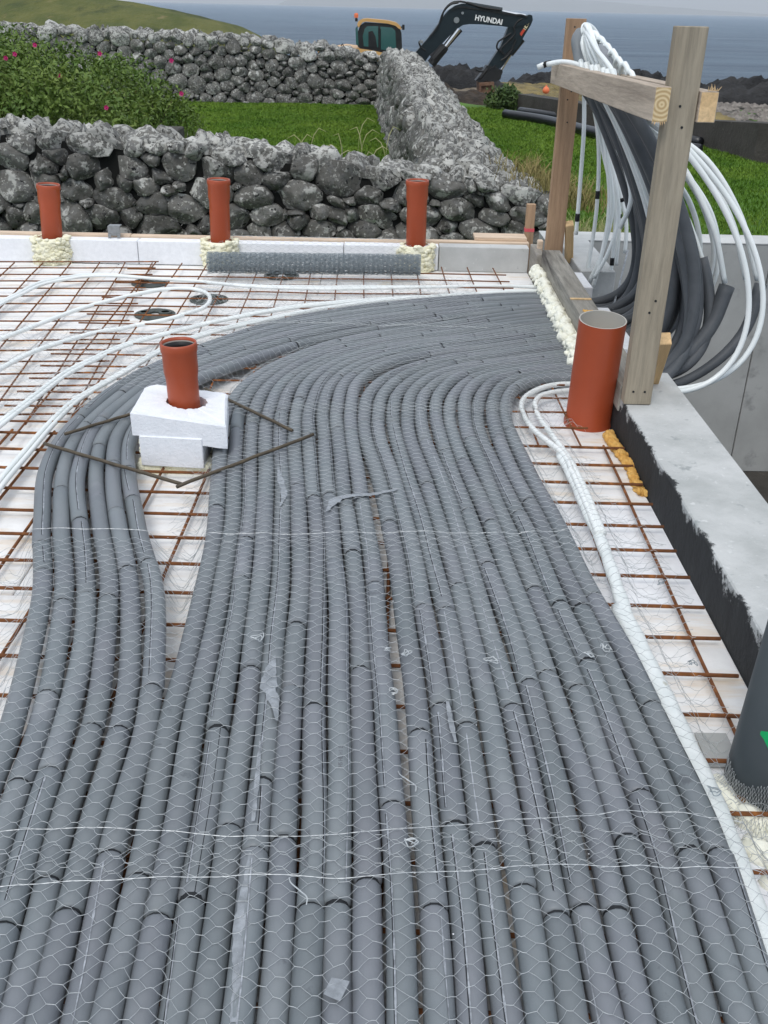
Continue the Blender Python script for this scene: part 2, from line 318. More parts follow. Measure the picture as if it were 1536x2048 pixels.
M['hill'] = mat('rough_hill_grass', (.075, .092, .018), .95, (.135, .135, .034), .9, bump=2.5, bscale=4, stretch=(1, .35, 1), spots=[((.04, .055, .014), .5, .54, .10), ((.20, .165, .07), 1.6, .62, .08)])
M['leaf'] = mat('rose_leaf', (.070, .13, .020), .55, (.13, .185, .034), 2.0, spec=.25, spots=[((.16, .19, .045), 6, .60, .08), ((.11, .09, .03), 3, .64, .08)])
M['leaf2'] = mat('shrub_leaf', (.035, .07, .018), .6, (.07, .11, .025), 3)
M['stem'] = mat('brown_stem', (.06, .045, .03), .85)
M['petal'] = mat('magenta_petal', (.50, .03, .16), .6)
M['basaltrock'] = mat('black_shore_rock', (.012, .012, .013), .85, (.035, .034, .034), .8, bump=2., bscale=2.2)
M['seaweed'] = mat('yellow_brown_seaweed', (.10, .075, .022), .7, (.26, .19, .055), 1.3, bump=2., bscale=2.6, stretch=(1, .5, 1), spots=[((.03, .028, .018), .9, .56, .1)])
M['pebble'] = mat('shore_pebble', (.12, .105, .09), .85, (.28, .25, .22), 1.6, bump=1.5, bscale=5, spots=[((.035, .03, .028), 1.4, .55, .1)])
M['rubble'] = mat('brown_rubble_ground', (.085, .065, .042), .9, (.19, .155, .11), 2.2, bump=1.5, bscale=6, spots=[((.03, .026, .02), 1.6, .55, .1), ((.09, .11, .03), 2.5, .62, .08)])
M['soil'] = mat('dark_wet_soil', (.022, .016, .011), .9, (.06, .042, .028), 3, bump=2., bscale=4)
M['gravel'] = mat('reddish_gravel', (.16, .09, .045), .9, (.30, .20, .11), 9, bump=1.5, bscale=12)
M['retwall'] = mat('dark_damp_concrete', (.040, .036, .031), .9, (.075, .068, .06), 1.6, bump=.8, bscale=18, spots=[((.16, .15, .135), 9, .66, .04)])
M['sand'] = mat('dark_shore_ground', (.06, .055, .045), .95, (.11, .10, .08), .3)
M['blackpipe'] = mat('black_water_pipe', (.012, .013, .016), .35, spec=.5)
M['ex_blue'] = mat('dark_teal_paint', (.004, .010, .014), .42, (.008, .017, .022), 2, spec=.35)
M['ex_yellow'] = mat('pale_orange_paint', (.62, .36, .13), .4, (.56, .32, .11), 2, spec=.5)
M['ex_black'] = mat('black_machine_parts', (.010, .011, .012), .5, (.02, .02, .02), 5)
M['chrome'] = mat('chrome_rod', (.62, .64, .66), .25, metal=.9)
M['white_paint'] = mat('white_lettering', (.8, .8, .78), .6)
M['decal'] = mat('cream_decal', (.72, .62, .38), .6)
M['red'] = mat('red_reflector', (.5, .06, .03), .5)
M['glass'] = mat('tinted_cab_glass', (.035, .10, .095), .08, (.05, .13, .12), 1, spec=.8)
M['rustbucket'] = mat('rusty_bucket_steel', (.13, .07, .045), .8, (.22, .13, .08), 3, bump=.5, bscale=10)
M['buoy'] = mat('orange_buoy_plastic', (.75, .19, .08), .5)
M['black_tape'] = mat('black_tape', (.012, .012, .013), .45)
M['galv'] = mat('galvanised_bracket', (.33, .34, .34), .45, (.25, .26, .26), 30, metal=.6)
M['stain'] = mat('brown_mud_stain', (.16, .09, .04), .9)

# ------------------------------------------------------------------ sea, land
def sheet(name, mt, xs, ys, zf, label=None, kind='structure', smooth=True, **kw):
    X, Y = np.meshgrid(xs, ys); Z = zf(X, Y); V = np.stack([X, Y, Z], -1).reshape(-1, 3); nx = len(xs); ny = len(ys)
    i = (np.arange(ny - 1)[:, None] * nx + np.arange(nx - 1)[None]).ravel()
    F = np.stack([i, i + 1, i + nx + 1, i + nx], -1)
    return put(name, fast_mesh(name, V, F), mat=mt, kind=kind, label=label, smooth=smooth, **kw)
def seamat():
    m = bpy.data.materials.new('sea_water'); m.use_nodes = True; t = m.node_tree; t.nodes.clear(); L = t.links.new
    out = N(t, 'ShaderNodeOutputMaterial'); b = N(t, 'ShaderNodeBsdfPrincipled'); b.inputs['Roughness'].default_value = .38
    b.inputs['IOR'].default_value = 1.33
    tc = N(t, 'ShaderNodeTexCoord'); mp = N(t, 'ShaderNodeMapping'); mp.inputs['Scale'].default_value = (.035, .13, 1); L(tc.outputs['Object'], mp.inputs[0])
    n = N(t, 'ShaderNodeTexNoise', Scale=1., Detail=10., Roughness=.68); L(mp.outputs[0], n.inputs['Vector'])
    r = N(t, 'ShaderNodeValToRGB'); r.color_ramp.elements[0].position = .3; r.color_ramp.elements[1].position = .7
    r.color_ramp.elements[0].color = (.050, .098, .155, 1); r.color_ramp.elements[1].color = (.17, .25, .335, 1); L(n.outputs['Fac'], r.inputs['Fac']); L(r.outputs[0], b.inputs['Base Color'])
    n2 = N(t, 'ShaderNodeTexNoise', Scale=1., Detail=10., Roughness=.8); mp2 = N(t, 'ShaderNodeMapping'); mp2.inputs['Scale'].default_value = (.25, .8, 1); L(tc.outputs['Object'], mp2.inputs[0]); L(mp2.outputs[0], n2.inputs['Vector'])
    bp = N(t, 'ShaderNodeBump'); bp.inputs['Strength'].default_value = 1.; bp.inputs['Distance'].default_value = 1.6; L(n2.outputs['Fac'], bp.inputs['Height']); L(bp.outputs[0], b.inputs['Normal'])
    L(b.outputs[0], out.inputs['Surface']); return m
M['sea'] = seamat()
sheet('sea', M['sea'], np.linspace(-16000, 16000, 30), np.concatenate([[35, 60, 90, 140, 220, 400, 800], np.linspace(1500, 24000, 20)]), lambda X, Y: 0 * X - 2.9)
def rampf(a, b, x): t = np.clip((x - a) / (b - a), 0, 1); return t * t * (3 - 2 * t)
def ground_z(X, Y):
    P = np.stack([X.ravel(), Y.ravel(), 0 * X.ravel()], -1)
    n = fbm(P, .35, 3, 3).reshape(X.shape)
    z = -.52 + .03 * n
    edge = 22.8 - 1.75 * np.clip(X - 2.5, 0, 6)          # lawn ends at the retaining wall on the right
    z = z - rampf(0, 10, Y - edge) * 1.55 * rampf(1.2, 2.6, X)
    z = z - rampf(25.5, 34, Y) * (1.4 * (1 - rampf(1.2, 2.6, X)))
    z = z - rampf(38, 95, Y) * 1.6
    return z + n * .1 * rampf(26, 40, Y)
def pitcut(X, Y): return (X > 1.03) & (X < 4.3) & (Y < 6.35)
xs = np.unique(np.concatenate([[-60, -40, -25, -14], np.arange(-10, 9, .5), [10, 12, 15, 20, 30, 45, 60]])); ys = np.unique(np.concatenate([[6.36], np.arange(7, 30, .5), np.arange(30, 100, 4)]))
sheet('ground', M['lawn'], xs, ys, ground_z)
sheet('ground_around_slab', M['sand'], np.linspace(-12, .8, 8), np.linspace(-6, 6.36, 8), lambda X, Y: 0 * X - .55)
sheet('shore', M['sand'], np.linspace(-30, 60, 40), np.linspace(26, 100, 30), lambda X, Y: ground_z(X, Y) + .06)
sheet('lawn_beside_pit', M['lawn'], np.linspace(4.6, 30, 12), np.linspace(-6, 6.36, 12), lambda X, Y: 0 * X - .52)

# grassy hill, left
def hill_z(X, Y):
    P = np.stack([X.ravel(), Y.ravel(), 0 * X.ravel()], -1); n = fbm(P, .12, 4, 9).reshape(X.shape)
    ridge = np.interp(X, [-60, -26, -19.6, -15.7, -11.7, -9.0, -6.6, -5.6, -4.0], [4.5, 3.2, 2.35, 1.75, 1.42, 1.10, .62, .1, -2.6])
    k = 1 - np.clip(np.abs(Y - 46) / 20, 0, 1)**1.6
    return -2.0 + (ridge + 2.0) * k + .13 * n * k + .05 * fbm(P, 1.1, 3, 12).reshape(X.shape) * k
sheet('grass_hill', M['hill'], np.linspace(-60, -4, 110), np.linspace(26.2, 66, 60), hill_z)
def rocklump(name, cx, cy, sx, sy, h, base, label, mt, seed, n=46, cat='rock', kind=None, pw=.35, nz=.36):
    xs = np.linspace(-1.15, 1.15, n); X, Y = np.meshgrid(xs, xs); P = np.stack([X.ravel() * sx, Y.ravel() * sy, 0 * X.ravel() + seed], -1)
    k = np.clip(1 - (X**2 + Y**2), 0, 1)**pw; nn = fbm(P, 1.9 / max(.6, h), 5, seed).reshape(X.shape)
    Z = base + h * k * (1 + nz * nn) - .3 * (1 - np.sign(k))
    V = np.stack([cx + X * sx + .12 * nn * sx * .3, cy + Y * sy, Z], -1).reshape(-1, 3); i = (np.arange(n - 1)[:, None] * n + np.arange(n - 1)[None]).ravel()
    return put(name, fast_mesh(name, V, np.stack([i, i + 1, i + n + 1, i + n], -1)), mat=mt, label=label, cat=None if kind else cat, kind=kind)
rocklump('shore_rock', -6.6, 53, 2.2, 3., 1.75, -2.1, 'black rock outcrop at the foot of the grassy hill, left of the excavator', M['basaltrock'], 1)
rocklump('shore_rock', 2.6, 46, 2.9, 2.2, 1.1, -2.15, 'long low black rock ridge behind the excavator arm', M['basaltrock'], 2)
rocklump('shore_rock', 13.6, 58, 4.2, 3, .95, -2.6, 'black rock ridge on the shoreline behind the timber frame', M['basaltrock'], 3)
rocklump('shore_rock', 17.2, 47.5, 3.7, 3, 1.05, -2.35, 'large black rock mound at the right edge of the photo', M['basaltrock'], 4)
rocklump('shore_rock', 9.2, 61, 2.3, 2, .8, -2.75, 'small black rock behind the far timber post', M['basaltrock'], 6)
def weed(X, Y):
    P = np.stack([X.ravel(), Y.ravel() * .7, 0 * X.ravel()], -1); return ground_z(X, Y) + .16 + .16 * np.abs(fbm(P, 1.0, 4, 21)).reshape(X.shape)
sheet('seaweed_shore', M['seaweed'], np.linspace(3.4, 12, 90), np.linspace(30, 62, 110), weed, kind='stuff', label='yellow-brown seaweed covering the shore beyond the lawn', smooth=False)
# stones of the pebble beach
def pebbles():
    V = []; F = []; b = 0; base = np.array([[1, 0, 0], [0, 1, 0], [-1, 0, 0], [0, -1, 0], [0, 0, 1.]]); ff = [(0, 1, 4), (1, 2, 4), (2, 3, 4), (3, 0, 4)]
    n = 5200; x = RNG.uniform(7.5, 24, n); y = RNG.uniform(24, 50, n); z = ground_z(x[None], y[None])[0] + .06; s = RNG.uniform(.10, .26, n); a = RNG.uniform(0, 6.3, n)
    c, sn = np.cos(a), np.sin(a); B = base[None] * np.stack([s, s * .7, s * .55], -1)[:, None]
    R = np.stack([B[..., 0] * c[:, None] - B[..., 1] * sn[:, None], B[..., 0] * sn[:, None] + B[..., 1] * c[:, None], B[..., 2]], -1) + np.stack([x, y, z], -1)[:, None]
    F = (np.array(ff)[None] + (np.arange(n) * 5)[:, None, None]).reshape(-1, 3)
    put('pebble_beach', fast_mesh('pebble_beach', R.reshape(-1, 3), F), mat=M['pebble'], kind='stuff', label='pebble beach in front of the black rocks')
pebbles()
# distant headland
hx = np.linspace(-900, 5200, 60)
def headland():
    P = np.stack([hx, 0 * hx, 0 * hx], -1); h = np.interp(hx, [-900, 0, 700, 1400, 2200, 3000, 3500, 4300, 5200], [60, 130, 150, 135, 88, 48, 26, 6, 2]) * (1 + .12 * fbm(P, .003, 4, 5))
    V = []; n = len(hx)
    for j, (dy, k) in enumerate(((0, 0), (700, .55), (1500, 1), (3000, .2))):
        for i in range(n): V.append((hx[i], 9000 + dy, -6 + h[i] * k))
    i = (np.arange(3)[:, None] * n + np.arange(n - 1)[None]).ravel()
    put('headland', fast_mesh('headland', V, np.stack([i, i + 1, i + n + 1, i + n], -1)), mat=M['headland'], kind='structure', smooth=True)
M['headland'] = mat('far_headland', (.10, .12, .12), .95, (.14, .15, .14), .002)
headland()

def haze():
    m = bpy.data.materials.new('sea_air'); m.use_nodes = True; t = m.node_tree; t.nodes.clear(); o = N(t, 'ShaderNodeOutputMaterial'); v = N(t, 'ShaderNodeVolumePrincipled')
    v.inputs['Density'].default_value = 1.9e-4; v.inputs['Color'].default_value = (.92, .96, 1, 1); t.links.new(v.outputs[0], o.inputs['Volume'])
    b = MB(); b.box((-17000, -40, -8), (17000, 25000, 420), 0); b.build('haze', m, kind='stuff', label='thin sea air')
haze()
# ------------------------------------------------------------------ dry stone walls
def power_cells(W_, H_, n, aspect=1.35, seed=0, wvar=.35, grow=None):
    rg = np.random.default_rng(seed); U = W_ / aspect
    P = rg.uniform([0, 0], [U, H_], (n, 2)); d0 = math.sqrt(U * H_ / n)
    w = rg.uniform(-wvar, wvar, n) * d0 * d0
    if grow is not None: w = w + grow(P[:, 1] / H_) * d0 * d0
    def cell(i, P):
        poly = [(0, 0), (U, 0), (U, H_), (0, H_)]
        D = ((P - P[i])**2).sum(1); o = np.argsort(D)[1:22]
        for j in o:
            nx, ny = P[j] - P[i]; c = (P[j] @ P[j] - P[i] @ P[i] + w[i] - w[j]) / 2; new = []
            for k in range(len(poly)):
                a, b = poly[k], poly[(k + 1) % len(poly)]; da = a[0] * nx + a[1] * ny - c; db = b[0] * nx + b[1] * ny - c
                if da <= 0: new.append(a)
                if (da < 0) != (db < 0) and abs(da - db) > 1e-12: t = da / (da - db); new.append((a[0] + t * (b[0] - a[0]), a[1] + t * (b[1] - a[1])))
            poly = new
            if len(poly) < 3: return None
        return np.array(poly)
    for it in range(4):
        Q = P.copy()
        for i in range(n):
            c = cell(i, P)
            if c is not None: Q[i] = P[i] * .35 + c.mean(0) * .65
        P = Q
    out = []
    for i in range(n):
        c = cell(i, P)
        if c is not None: c = c * np.array([aspect, 1]); out.append(c)
    return out
def stone_mesh(poly, rg, depth, nang=16, gap=.012, rough=.06):
    c = poly.mean(0); n = len(poly); ang = np.arange(nang) * 2 * math.pi / nang; R = np.full(nang, 1e9)
    for k in range(n):
        a = poly[k] - c; b = poly[(k + 1) % n] - c; e = b - a; nn = np.array([e[1], -e[0]]); l = np.linalg.norm(nn)
        if l < 1e-9: continue
        nn = nn / l; h = nn @ a
        if h < 0: nn = -nn; h = -h
        dn = np.cos(ang) * nn[0] + np.sin(ang) * nn[1]
        ok = dn > 1e-3; R[ok] = np.minimum(R[ok], h / dn[ok])
    R = np.minimum(R, 3 * R.min() + .02)
    R = np.maximum(R * 1.03 - gap, .25 * R)
    R = .10 * np.roll(R, 1) + .80 * R + .10 * np.roll(R, -1); sz = R.mean()
    R = R * (1 + rg.normal(0, rough * .5, nang))
    prof = ((.95, -.55), (1.0, -.1), (.99, .42), (.93, .78), (.70, .97), (.34, 1.02)); V = []
    tilt = rg.normal(0, .22, 2)
    for (k, d) in prof:
        kk = k * (1 + rg.normal(0, .025)); dd = d + rg.normal(0, .05, nang)
        x = c[0] + R * kk * np.cos(ang); y = c[1] + R * kk * np.sin(ang)
        z = depth * dd + (tilt[0] * (x - c[0]) + tilt[1] * (y - c[1])) * max(0, d)
        V.append(np.stack([x, y, z], -1))
    V = np.concatenate(V + [np.array([[c[0], c[1], depth * 1.0]])]); P = V.copy(); P[:, 2] += rg.uniform(0, 100)
    for q in range(rg.integers(3, 6)):          # flat broken faces
        a = rg.uniform(0, 6.28); sl = rg.uniform(.4, 1.35) * depth / sz; V[:, 2] = np.minimum(V[:, 2], depth * rg.uniform(.80, 1.05) - sl * ((V[:, 0] - c[0]) * math.cos(a) + (V[:, 1] - c[1]) * math.sin(a)) + .0 * V[:, 0])
    V[:, 2] = np.maximum(V[:, 2], -depth * .6); V[:, 2] += fbm(P, 1.6 / sz, 2, 3) * depth * .16; L = len(prof); F = []
    for i in range(L - 1):
        for j in range(nang): F.append((i * nang + j, i * nang + (j + 1) % nang, (i + 1) * nang + (j + 1) % nang, (i + 1) * nang + j))
    for j in range(nang): F.append(((L - 1) * nang + j, (L - 1) * nang + (j + 1) % nang, L * nang))
    return V, F, sz
def stone_face(parent, W_, H_, n, fn, mt, seed, depth=.09, aspect=1.35, budget=None, nang=14, grow=None, wvar=.35, gap=.012, keep=None, mtf=None):
    """fn(u,v,d)->(N,3) world; first `budget` biggest stones are parts, the rest one stuff part"""
    rg = np.random.default_rng(seed + 99); cells = power_cells(W_, H_, n, aspect, seed, wvar, grow); st = []
    for c in cells:
        if keep is not None and not keep(c.mean(0)): continue
        V, F, sz = stone_mesh(c, rg, depth * rg.uniform(.7, 1.25), nang, gap)
        st.append((sz, fn(V[:, 0], V[:, 1], V[:, 2]), F, c.mean(0)))
    st.sort(key=lambda s: -s[0]); rest = MB()
    for i, (sz, V, F, c) in enumerate(st):
        if budget is None or i < budget:
            ct = V.mean(0); m = bpy.data.meshes.new('stone'); m.from_pydata((V - ct).tolist(), [], F); m.update()
            put('stone', m, parent, (mtf(c) if mtf else mt), smooth=True, loc=ct)
        else: rest.add(V, F)
    if rest.n: rest.build('small_stones', mt, parent, kind='stuff', smooth=True)
    return len(st)
def lerp(a, b, t): return a + (b - a) * t

# near wall: face at y=7.4, top falls from z=.56 (left) to .24 (right)
nw = thing('dry_stone_wall', 'near dry stone wall of large lichen-spotted boulders behind the orange pipes', 'stone wall')
nx0, nx1 = -3.5, 1.27
def ntop(x): return np.interp(x, [-3.5, -2.7, -1.85, -.95, -.05, .65, 1.2, 1.75], [.60, .555, .50, .44, .33, .27, .19, .14])
def nface(u, v, d):
    x = nx0 + u; zt = ntop(x); z = -.56 + v / 1.1 * (zt + .56); return np.stack([x, 7.44 + .06 * (z + .5) - d + 0 * x, z], -1)
stone_face(nw, nx1 - nx0, 1.1, 235, nface, M['stone'], 11, depth=.10, aspect=1.4, nang=18, grow=lambda v: .35 * (1 - v)**2, wvar=.62, gap=.001,
           mtf=lambda c: M['stone_top'] if c[1] > 1.0 else M['stone'])
def ntopf(u, v, d):
    x = nx0 + u; return np.stack([x, 7.47 + v, ntop(x) - .02 + d * 1.1 - .05 * (v / .6)], -1)
stone_face(nw, nx1 - nx0, .62, 105, ntopf, M['stone_top'], 12, depth=.085, aspect=1.3, nang=12, wvar=.5)
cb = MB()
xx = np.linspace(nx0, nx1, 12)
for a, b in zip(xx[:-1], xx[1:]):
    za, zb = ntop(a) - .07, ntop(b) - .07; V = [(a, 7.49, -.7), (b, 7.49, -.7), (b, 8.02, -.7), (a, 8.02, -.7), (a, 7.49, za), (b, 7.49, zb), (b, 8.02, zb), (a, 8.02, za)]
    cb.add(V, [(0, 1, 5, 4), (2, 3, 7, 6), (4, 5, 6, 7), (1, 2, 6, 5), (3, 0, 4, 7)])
cb.build('shade_core', M['core'], nw)
# side wall running away
sw = thing('dry_stone_wall', 'dry stone wall running away from the near wall beside the lawn, top pale with lichen', 'stone wall')
sy0, sy1 = 8.05, 22.6
def sxl(y): return np.interp(y, [8, 11, 16, 23], [.46, .34, .22, -.02])
def sxr(y): return np.interp(y, [8, 11, 16, 23], [1.12, 1.01, .88, .74])
def szt(y): return np.interp(y, [8, 11, 15, 19, 23], [.27, .36, .46, .54, .56])
def sface(u, v, d):
    y = sy0 + u; z = -.55 + v / .95 * (szt(y) + .55); return np.stack([sxl(y) - .12 * (1 - v / .95) - d, y, z], -1)
stone_face(sw, sy1 - sy0, .95, 210, sface, M['stone_far'], 21, gap=.008, depth=.10, aspect=1.25, nang=11, budget=110, wvar=.4)
def stopf(u, v, d):
    y = sy0 + u; x = sxl(y) + (sxr(y) - sxl(y)) * v / .7; return np.stack([x, y, szt(y) - .02 + d * 1.2 - .16 * (v / .7)**2], -1)
stone_face(sw, sy1 - sy0, .7, 330, stopf, M['stone_top'], 22, depth=.095, aspect=1.1, nang=11, budget=180, wvar=.6, gap=.012)
def srface(u, v, d):
    y = sy0 + u; z = -.55 + v / .9 * (szt(y) + .42); return np.stack([sxr(y) + .1 * (1 - v / .9) + d, y, z], -1)
stone_face(sw, sy1 - sy0, .9, 110, srface, M['stone_top'], 23, depth=.07, aspect=1.3, nang=8, budget=0)
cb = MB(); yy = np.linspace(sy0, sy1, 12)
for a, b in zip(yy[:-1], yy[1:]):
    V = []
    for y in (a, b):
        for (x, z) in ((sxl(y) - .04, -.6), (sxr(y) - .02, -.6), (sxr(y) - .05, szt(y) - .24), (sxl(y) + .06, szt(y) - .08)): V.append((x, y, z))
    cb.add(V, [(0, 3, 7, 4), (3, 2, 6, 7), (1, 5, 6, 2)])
cb.build('shade_core', M['core'], sw)
# far wall
fw = thing('dry_stone_wall', 'far dry stone wall closing off the lawn behind the rose bush', 'stone wall')
fx0, fx1 = -9.2, .4
def fzt(x): return np.interp(x, [-9.2, -7.8, -6.2, -2.95, -1.2, -.3, .5], [.90, .88, .84, .75, .60, .44, .38])
def fyy(x): return np.interp(x, [-9.2, -3, .5], [21.6, 22.3, 22.9])
def fface(u, v, d):
    x = fx0 + u; z = -.62 + v / 1.45 * (fzt(x) + .62); return np.stack([x, fyy(x) + .08 * (z + .5) - d, z], -1)
stone_face(fw, fx1 - fx0, 1.45, 400, fface, M['stone_far'], 31, depth=.11, aspect=1.3, nang=12, budget=235, wvar=.6, gap=.004, mtf=lambda c: M['stone_top'] if c[1] > 1.25 else M['stone_far'])
def ftopf(u, v, d):
    x = fx0 + u; return np.stack([x, fyy(x) + .1 + v, fzt(x) - .03 + d * 1.3 + 0 * x], -1)
stone_face(fw, fx1 - fx0, .6, 110, ftopf, M['stone_top'], 32, depth=.09, aspect=1.3, nang=9, budget=60, wvar=.5)
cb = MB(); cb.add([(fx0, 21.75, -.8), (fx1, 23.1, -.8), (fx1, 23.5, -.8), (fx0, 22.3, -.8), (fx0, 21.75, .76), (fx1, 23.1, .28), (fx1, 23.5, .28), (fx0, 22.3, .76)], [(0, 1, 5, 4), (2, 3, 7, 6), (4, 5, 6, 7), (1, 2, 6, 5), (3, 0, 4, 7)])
cb.build('shade_core', M['core'], fw)

# ------------------------------------------------------------------ grass and plants
def blades(name, mt, x, y, z, h, w, label, lean=.5, kind='stuff', parent=None, az=None):
    n = len(x); a = RNG.uniform(0, 2 * math.pi, n) if az is None else az; l = RNG.normal(0, lean, (n, 2)) * h[:, None]
    d = np.stack([np.cos(a) * w / 2, np.sin(a) * w / 2, 0 * x], -1); B = np.stack([x, y, z], -1)
    Mi = B + np.stack([l[:, 0] * .35, l[:, 1] * .35, h * .6], -1); T = B + np.stack([l[:, 0], l[:, 1], h * RNG.uniform(.75, 1, n)], -1)
    V = np.stack([B - d, B + d, Mi + d * .7, Mi - d * .7, T], 1).reshape(-1, 3); i = np.arange(n)[:, None] * 5
    m = bpy.data.meshes.new(name); F4 = (i + np.array([[0, 1, 2, 3]])); F3 = (i + np.array([[3, 2, 4]]))
    loops = np.concatenate([F4.ravel(), F3.ravel()]).astype(np.int32); m.vertices.add(len(V)); m.vertices.foreach_set('co', V.astype(np.float32).ravel())
    m.loops.add(len(loops)); m.loops.foreach_set('vertex_index', loops); m.polygons.add(2 * n)
    ls = np.concatenate([np.arange(n) * 4, 4 * n + np.arange(n) * 3]).astype(np.int32); m.polygons.foreach_set('loop_start', ls)
    m.polygons.foreach_set('loop_total', np.concatenate([np.full(n, 4), np.full(n, 3)]).astype(np.int32)); m.update(calc_edges=True)
    return put(name, m, parent, mt, kind=kind, label=label)
def zat(x, y): return ground_z(x[None], y[None])[0]
n = 115000; t = RNG.uniform(0, 1, n)**.75; y = 8.1 + 14.2 * t; x = RNG.uniform(-4.2, .35, n) - (y - 8) * .03
blades('lawn_grass', M['blade'], x, y, zat(x, y), RNG.uniform(.025, .055, n), np.full(n, .009) * (1 + (y - 8) * .08), 'short bright green grass inside the stone walls')
n = 120000; y = 6.6 + 16 * RNG.uniform(0, 1, n)**.8; x = RNG.uniform(1.15, 6.2, n); k = (y < 22.3 - 1.75 * (x - 2.5)); x, y = x[k], y[k]; n = len(x)
blades('lawn_grass', M['blade'], x, y, zat(x, y), RNG.uniform(.025, .06, n), np.full(n, .009) * (1 + (y - 6) * .08), 'green grass on the lawn right of the stone walls')
n = 900; x = RNG.normal(1.36, .19, n); y = RNG.uniform(7.45, 8.6, n); z = np.where(x < 1.3, ntop(x) - .02, ntop(x) - .12)
blades('dry_grass', M['dry'], x, y, z, RNG.uniform(.08, .22, n), np.full(n, .007), 'brown dry grass tuft growing on the end of the near stone wall', lean=.6)
n = 1500; x = RNG.uniform(1.2, 2.2, n); y = RNG.uniform(7.6, 9.5, n)
blades('dry_grass', M['straw'], x, y, zat(x, y), RNG.uniform(.12, .32, n), np.full(n, .006), 'tall yellowing grass behind the end of the near stone wall', lean=.4)
n = 1100; x = RNG.uniform(-1.9, .35, n); y = RNG.uniform(8.1, 8.8, n)
blades('tall_grass', M['straw'], x, y, zat(x, y), RNG.uniform(.15, .75, n)**1.3, np.full(n, .005), 'yellowing grass fringe behind the near stone wall', lean=.25)
st = MB()                                    # tall stalks with nodding heads
for i in range(17):
    bx = RNG.uniform(-1.25, .05); by = RNG.uniform(8.2, 9.2); h = RNG.uniform(.78, 1.02); le = RNG.uniform(.05, .13) * RNG.choice([-1, 1, 1])
    P = spline([(bx, by, -.5), (bx + le * .15, by, -.5 + h * .6), (bx + le * .5, by, -.5 + h * .92), (bx + le, by, -.5 + h), (bx + le * 1.6, by, -.53 + h)], n=16); st.tube(P, np.array([.0013] * 12 + [.003, .0042, .0036, .001]), 4)
st.build('grass_stalks', M['straw'], label='tall pale seed-headed grass stalks behind the near stone wall', kind='stuff')
def leaves(name, mt, parent, C, size, kind='stuff', up=.3, label=None):
    n = len(C); d = RNG.normal(0, 1, (n, 3)); d[:, 2] += up; d /= np.linalg.norm(d, axis=1)[:, None]
    e = np.cross(d, RNG.normal(0, 1, (n, 3))); e /= np.linalg.norm(e, axis=1)[:, None]; f_ = np.cross(d, e)
    s = size * RNG.uniform(.7, 1.3, n)[:, None]
    V = np.stack([C - e * s, C + f_ * s * .42 + d * s * .12, C + e * s, C - f_ * s * .42 + d * s * .12], 1).reshape(-1, 3)
    i = np.arange(n)[:, None] * 4; F = np.concatenate([i + [[0, 1, 2]], i + [[0, 2, 3]]])
    return put(name, fast_mesh(name, V, F), parent, mt, kind=kind, label=label)
rb = thing('rose_bush', 'large dense green rose bush with a few magenta flowers behind the near wall', 'bush', loc=(0, 0, 0))
blobs = []
for i in range(46):
    bx = RNG.uniform(-5.2, -2.45); by = RNG.uniform(9.4, 12.3); top = np.interp(bx, [-5.2, -4.6, -3.9, -3.2, -2.7, -2.3], [.98, .96, .92, .84, .62, .25])
    blobs.append((bx, by, top - .42, RNG.uniform(.38, .56)))
    blobs.append((bx, by, top - .85, RNG.uniform(.42, .55)))
Cs = []
for (bx, by, bz, r) in blobs:
    k = 1300; d = RNG.normal(0, 1, (k, 3)); d /= np.linalg.norm(d, axis=1)[:, None]; rr = r * RNG.uniform(.72, 1.08, k)**1.0
    Cs.append(np.array([bx, by, bz]) + d * rr[:, None] * (1 + .2 * vnoise(d * 2.5 + bx * 7, 1.0))[:, None])
Cs = np.concatenate(Cs); Cs = Cs[Cs[:, 2] > -.5]; leaves('foliage', M['leaf'], rb, Cs, .026)
stb = MB()
for i in range(40):
    bx = RNG.uniform(-4.8, -2.6); by = RNG.uniform(9.5, 12); P = spline([(bx, by, -.55), (bx + RNG.normal(0, .1), by - .1, -.1), (bx + RNG.normal(0, .25), by - .2, .4)], n=6); stb.tube(P, [.014, .012, .01, .008, .006, .005], 5)
stb.build('stem', M['stem'], rb)
for (px, py) in ((12, 116), (70, 90), (120, 152), (200, 107), (343, 121), (363, 187), (213, 215), (30, 108)):
    c = AY(px, py, 9.2 + .004 * (270 - py)); fm = MB()
    for k in range(5):
        a = k * 1.257; d = np.array([math.cos(a), -.5, math.sin(a)]); e = np.array([-math.sin(a), 0, math.cos(a)])
        fm.add([c, c + d * .014 + e * .011, c + d * .024, c + d * .014 - e * .011], [(0, 1, 2), (0, 2, 3)])
    fm.tube([c + np.array([0, .01, 0]), c + np.array([0, -.018, 0])], [.008, .005], 6); fm.build('flower', M['petal'], rb)
tr = MB(); a = AY(322, 285, 9.3); tr.box((a[0] - .06, 9.2, -.55), (a[0] + .16, 9.6, AY(340, 262, 9.2)[2]), .01); tr.build('stone_trough', M['retwall'], label='small dark concrete block beside the right foot of the rose bush', cat='block')
# shrub by the pit, right of the excavator bucket
sh = thing('green_shrub', 'green shrub between the excavator bucket and the dark retaining wall', 'bush')
Cs = [];
for i in range(22):
    _x = RNG.uniform(985, 1040); c = AY(_x, RNG.uniform(178 + abs(_x - 1008) * .8, 226), RNG.uniform(22.2, 23.5)); d = RNG.normal(0, 1, (260, 3)); d /= np.linalg.norm(d, axis=1)[:, None]; Cs.append(c + d * RNG.uniform(.05, .26, (260, 1)))
leaves('foliage', M['leaf2'], sh, np.concatenate(Cs), .05); m = MB(); c = AY(1010, 232, 22.5)
for k in range(5): m.tube([c + [k * .08 - .2, 0, -.15], c + [k * .1 - .2, 0, .35]], [.02, .01], 5)
m.build('stem', M['stem'], sh)

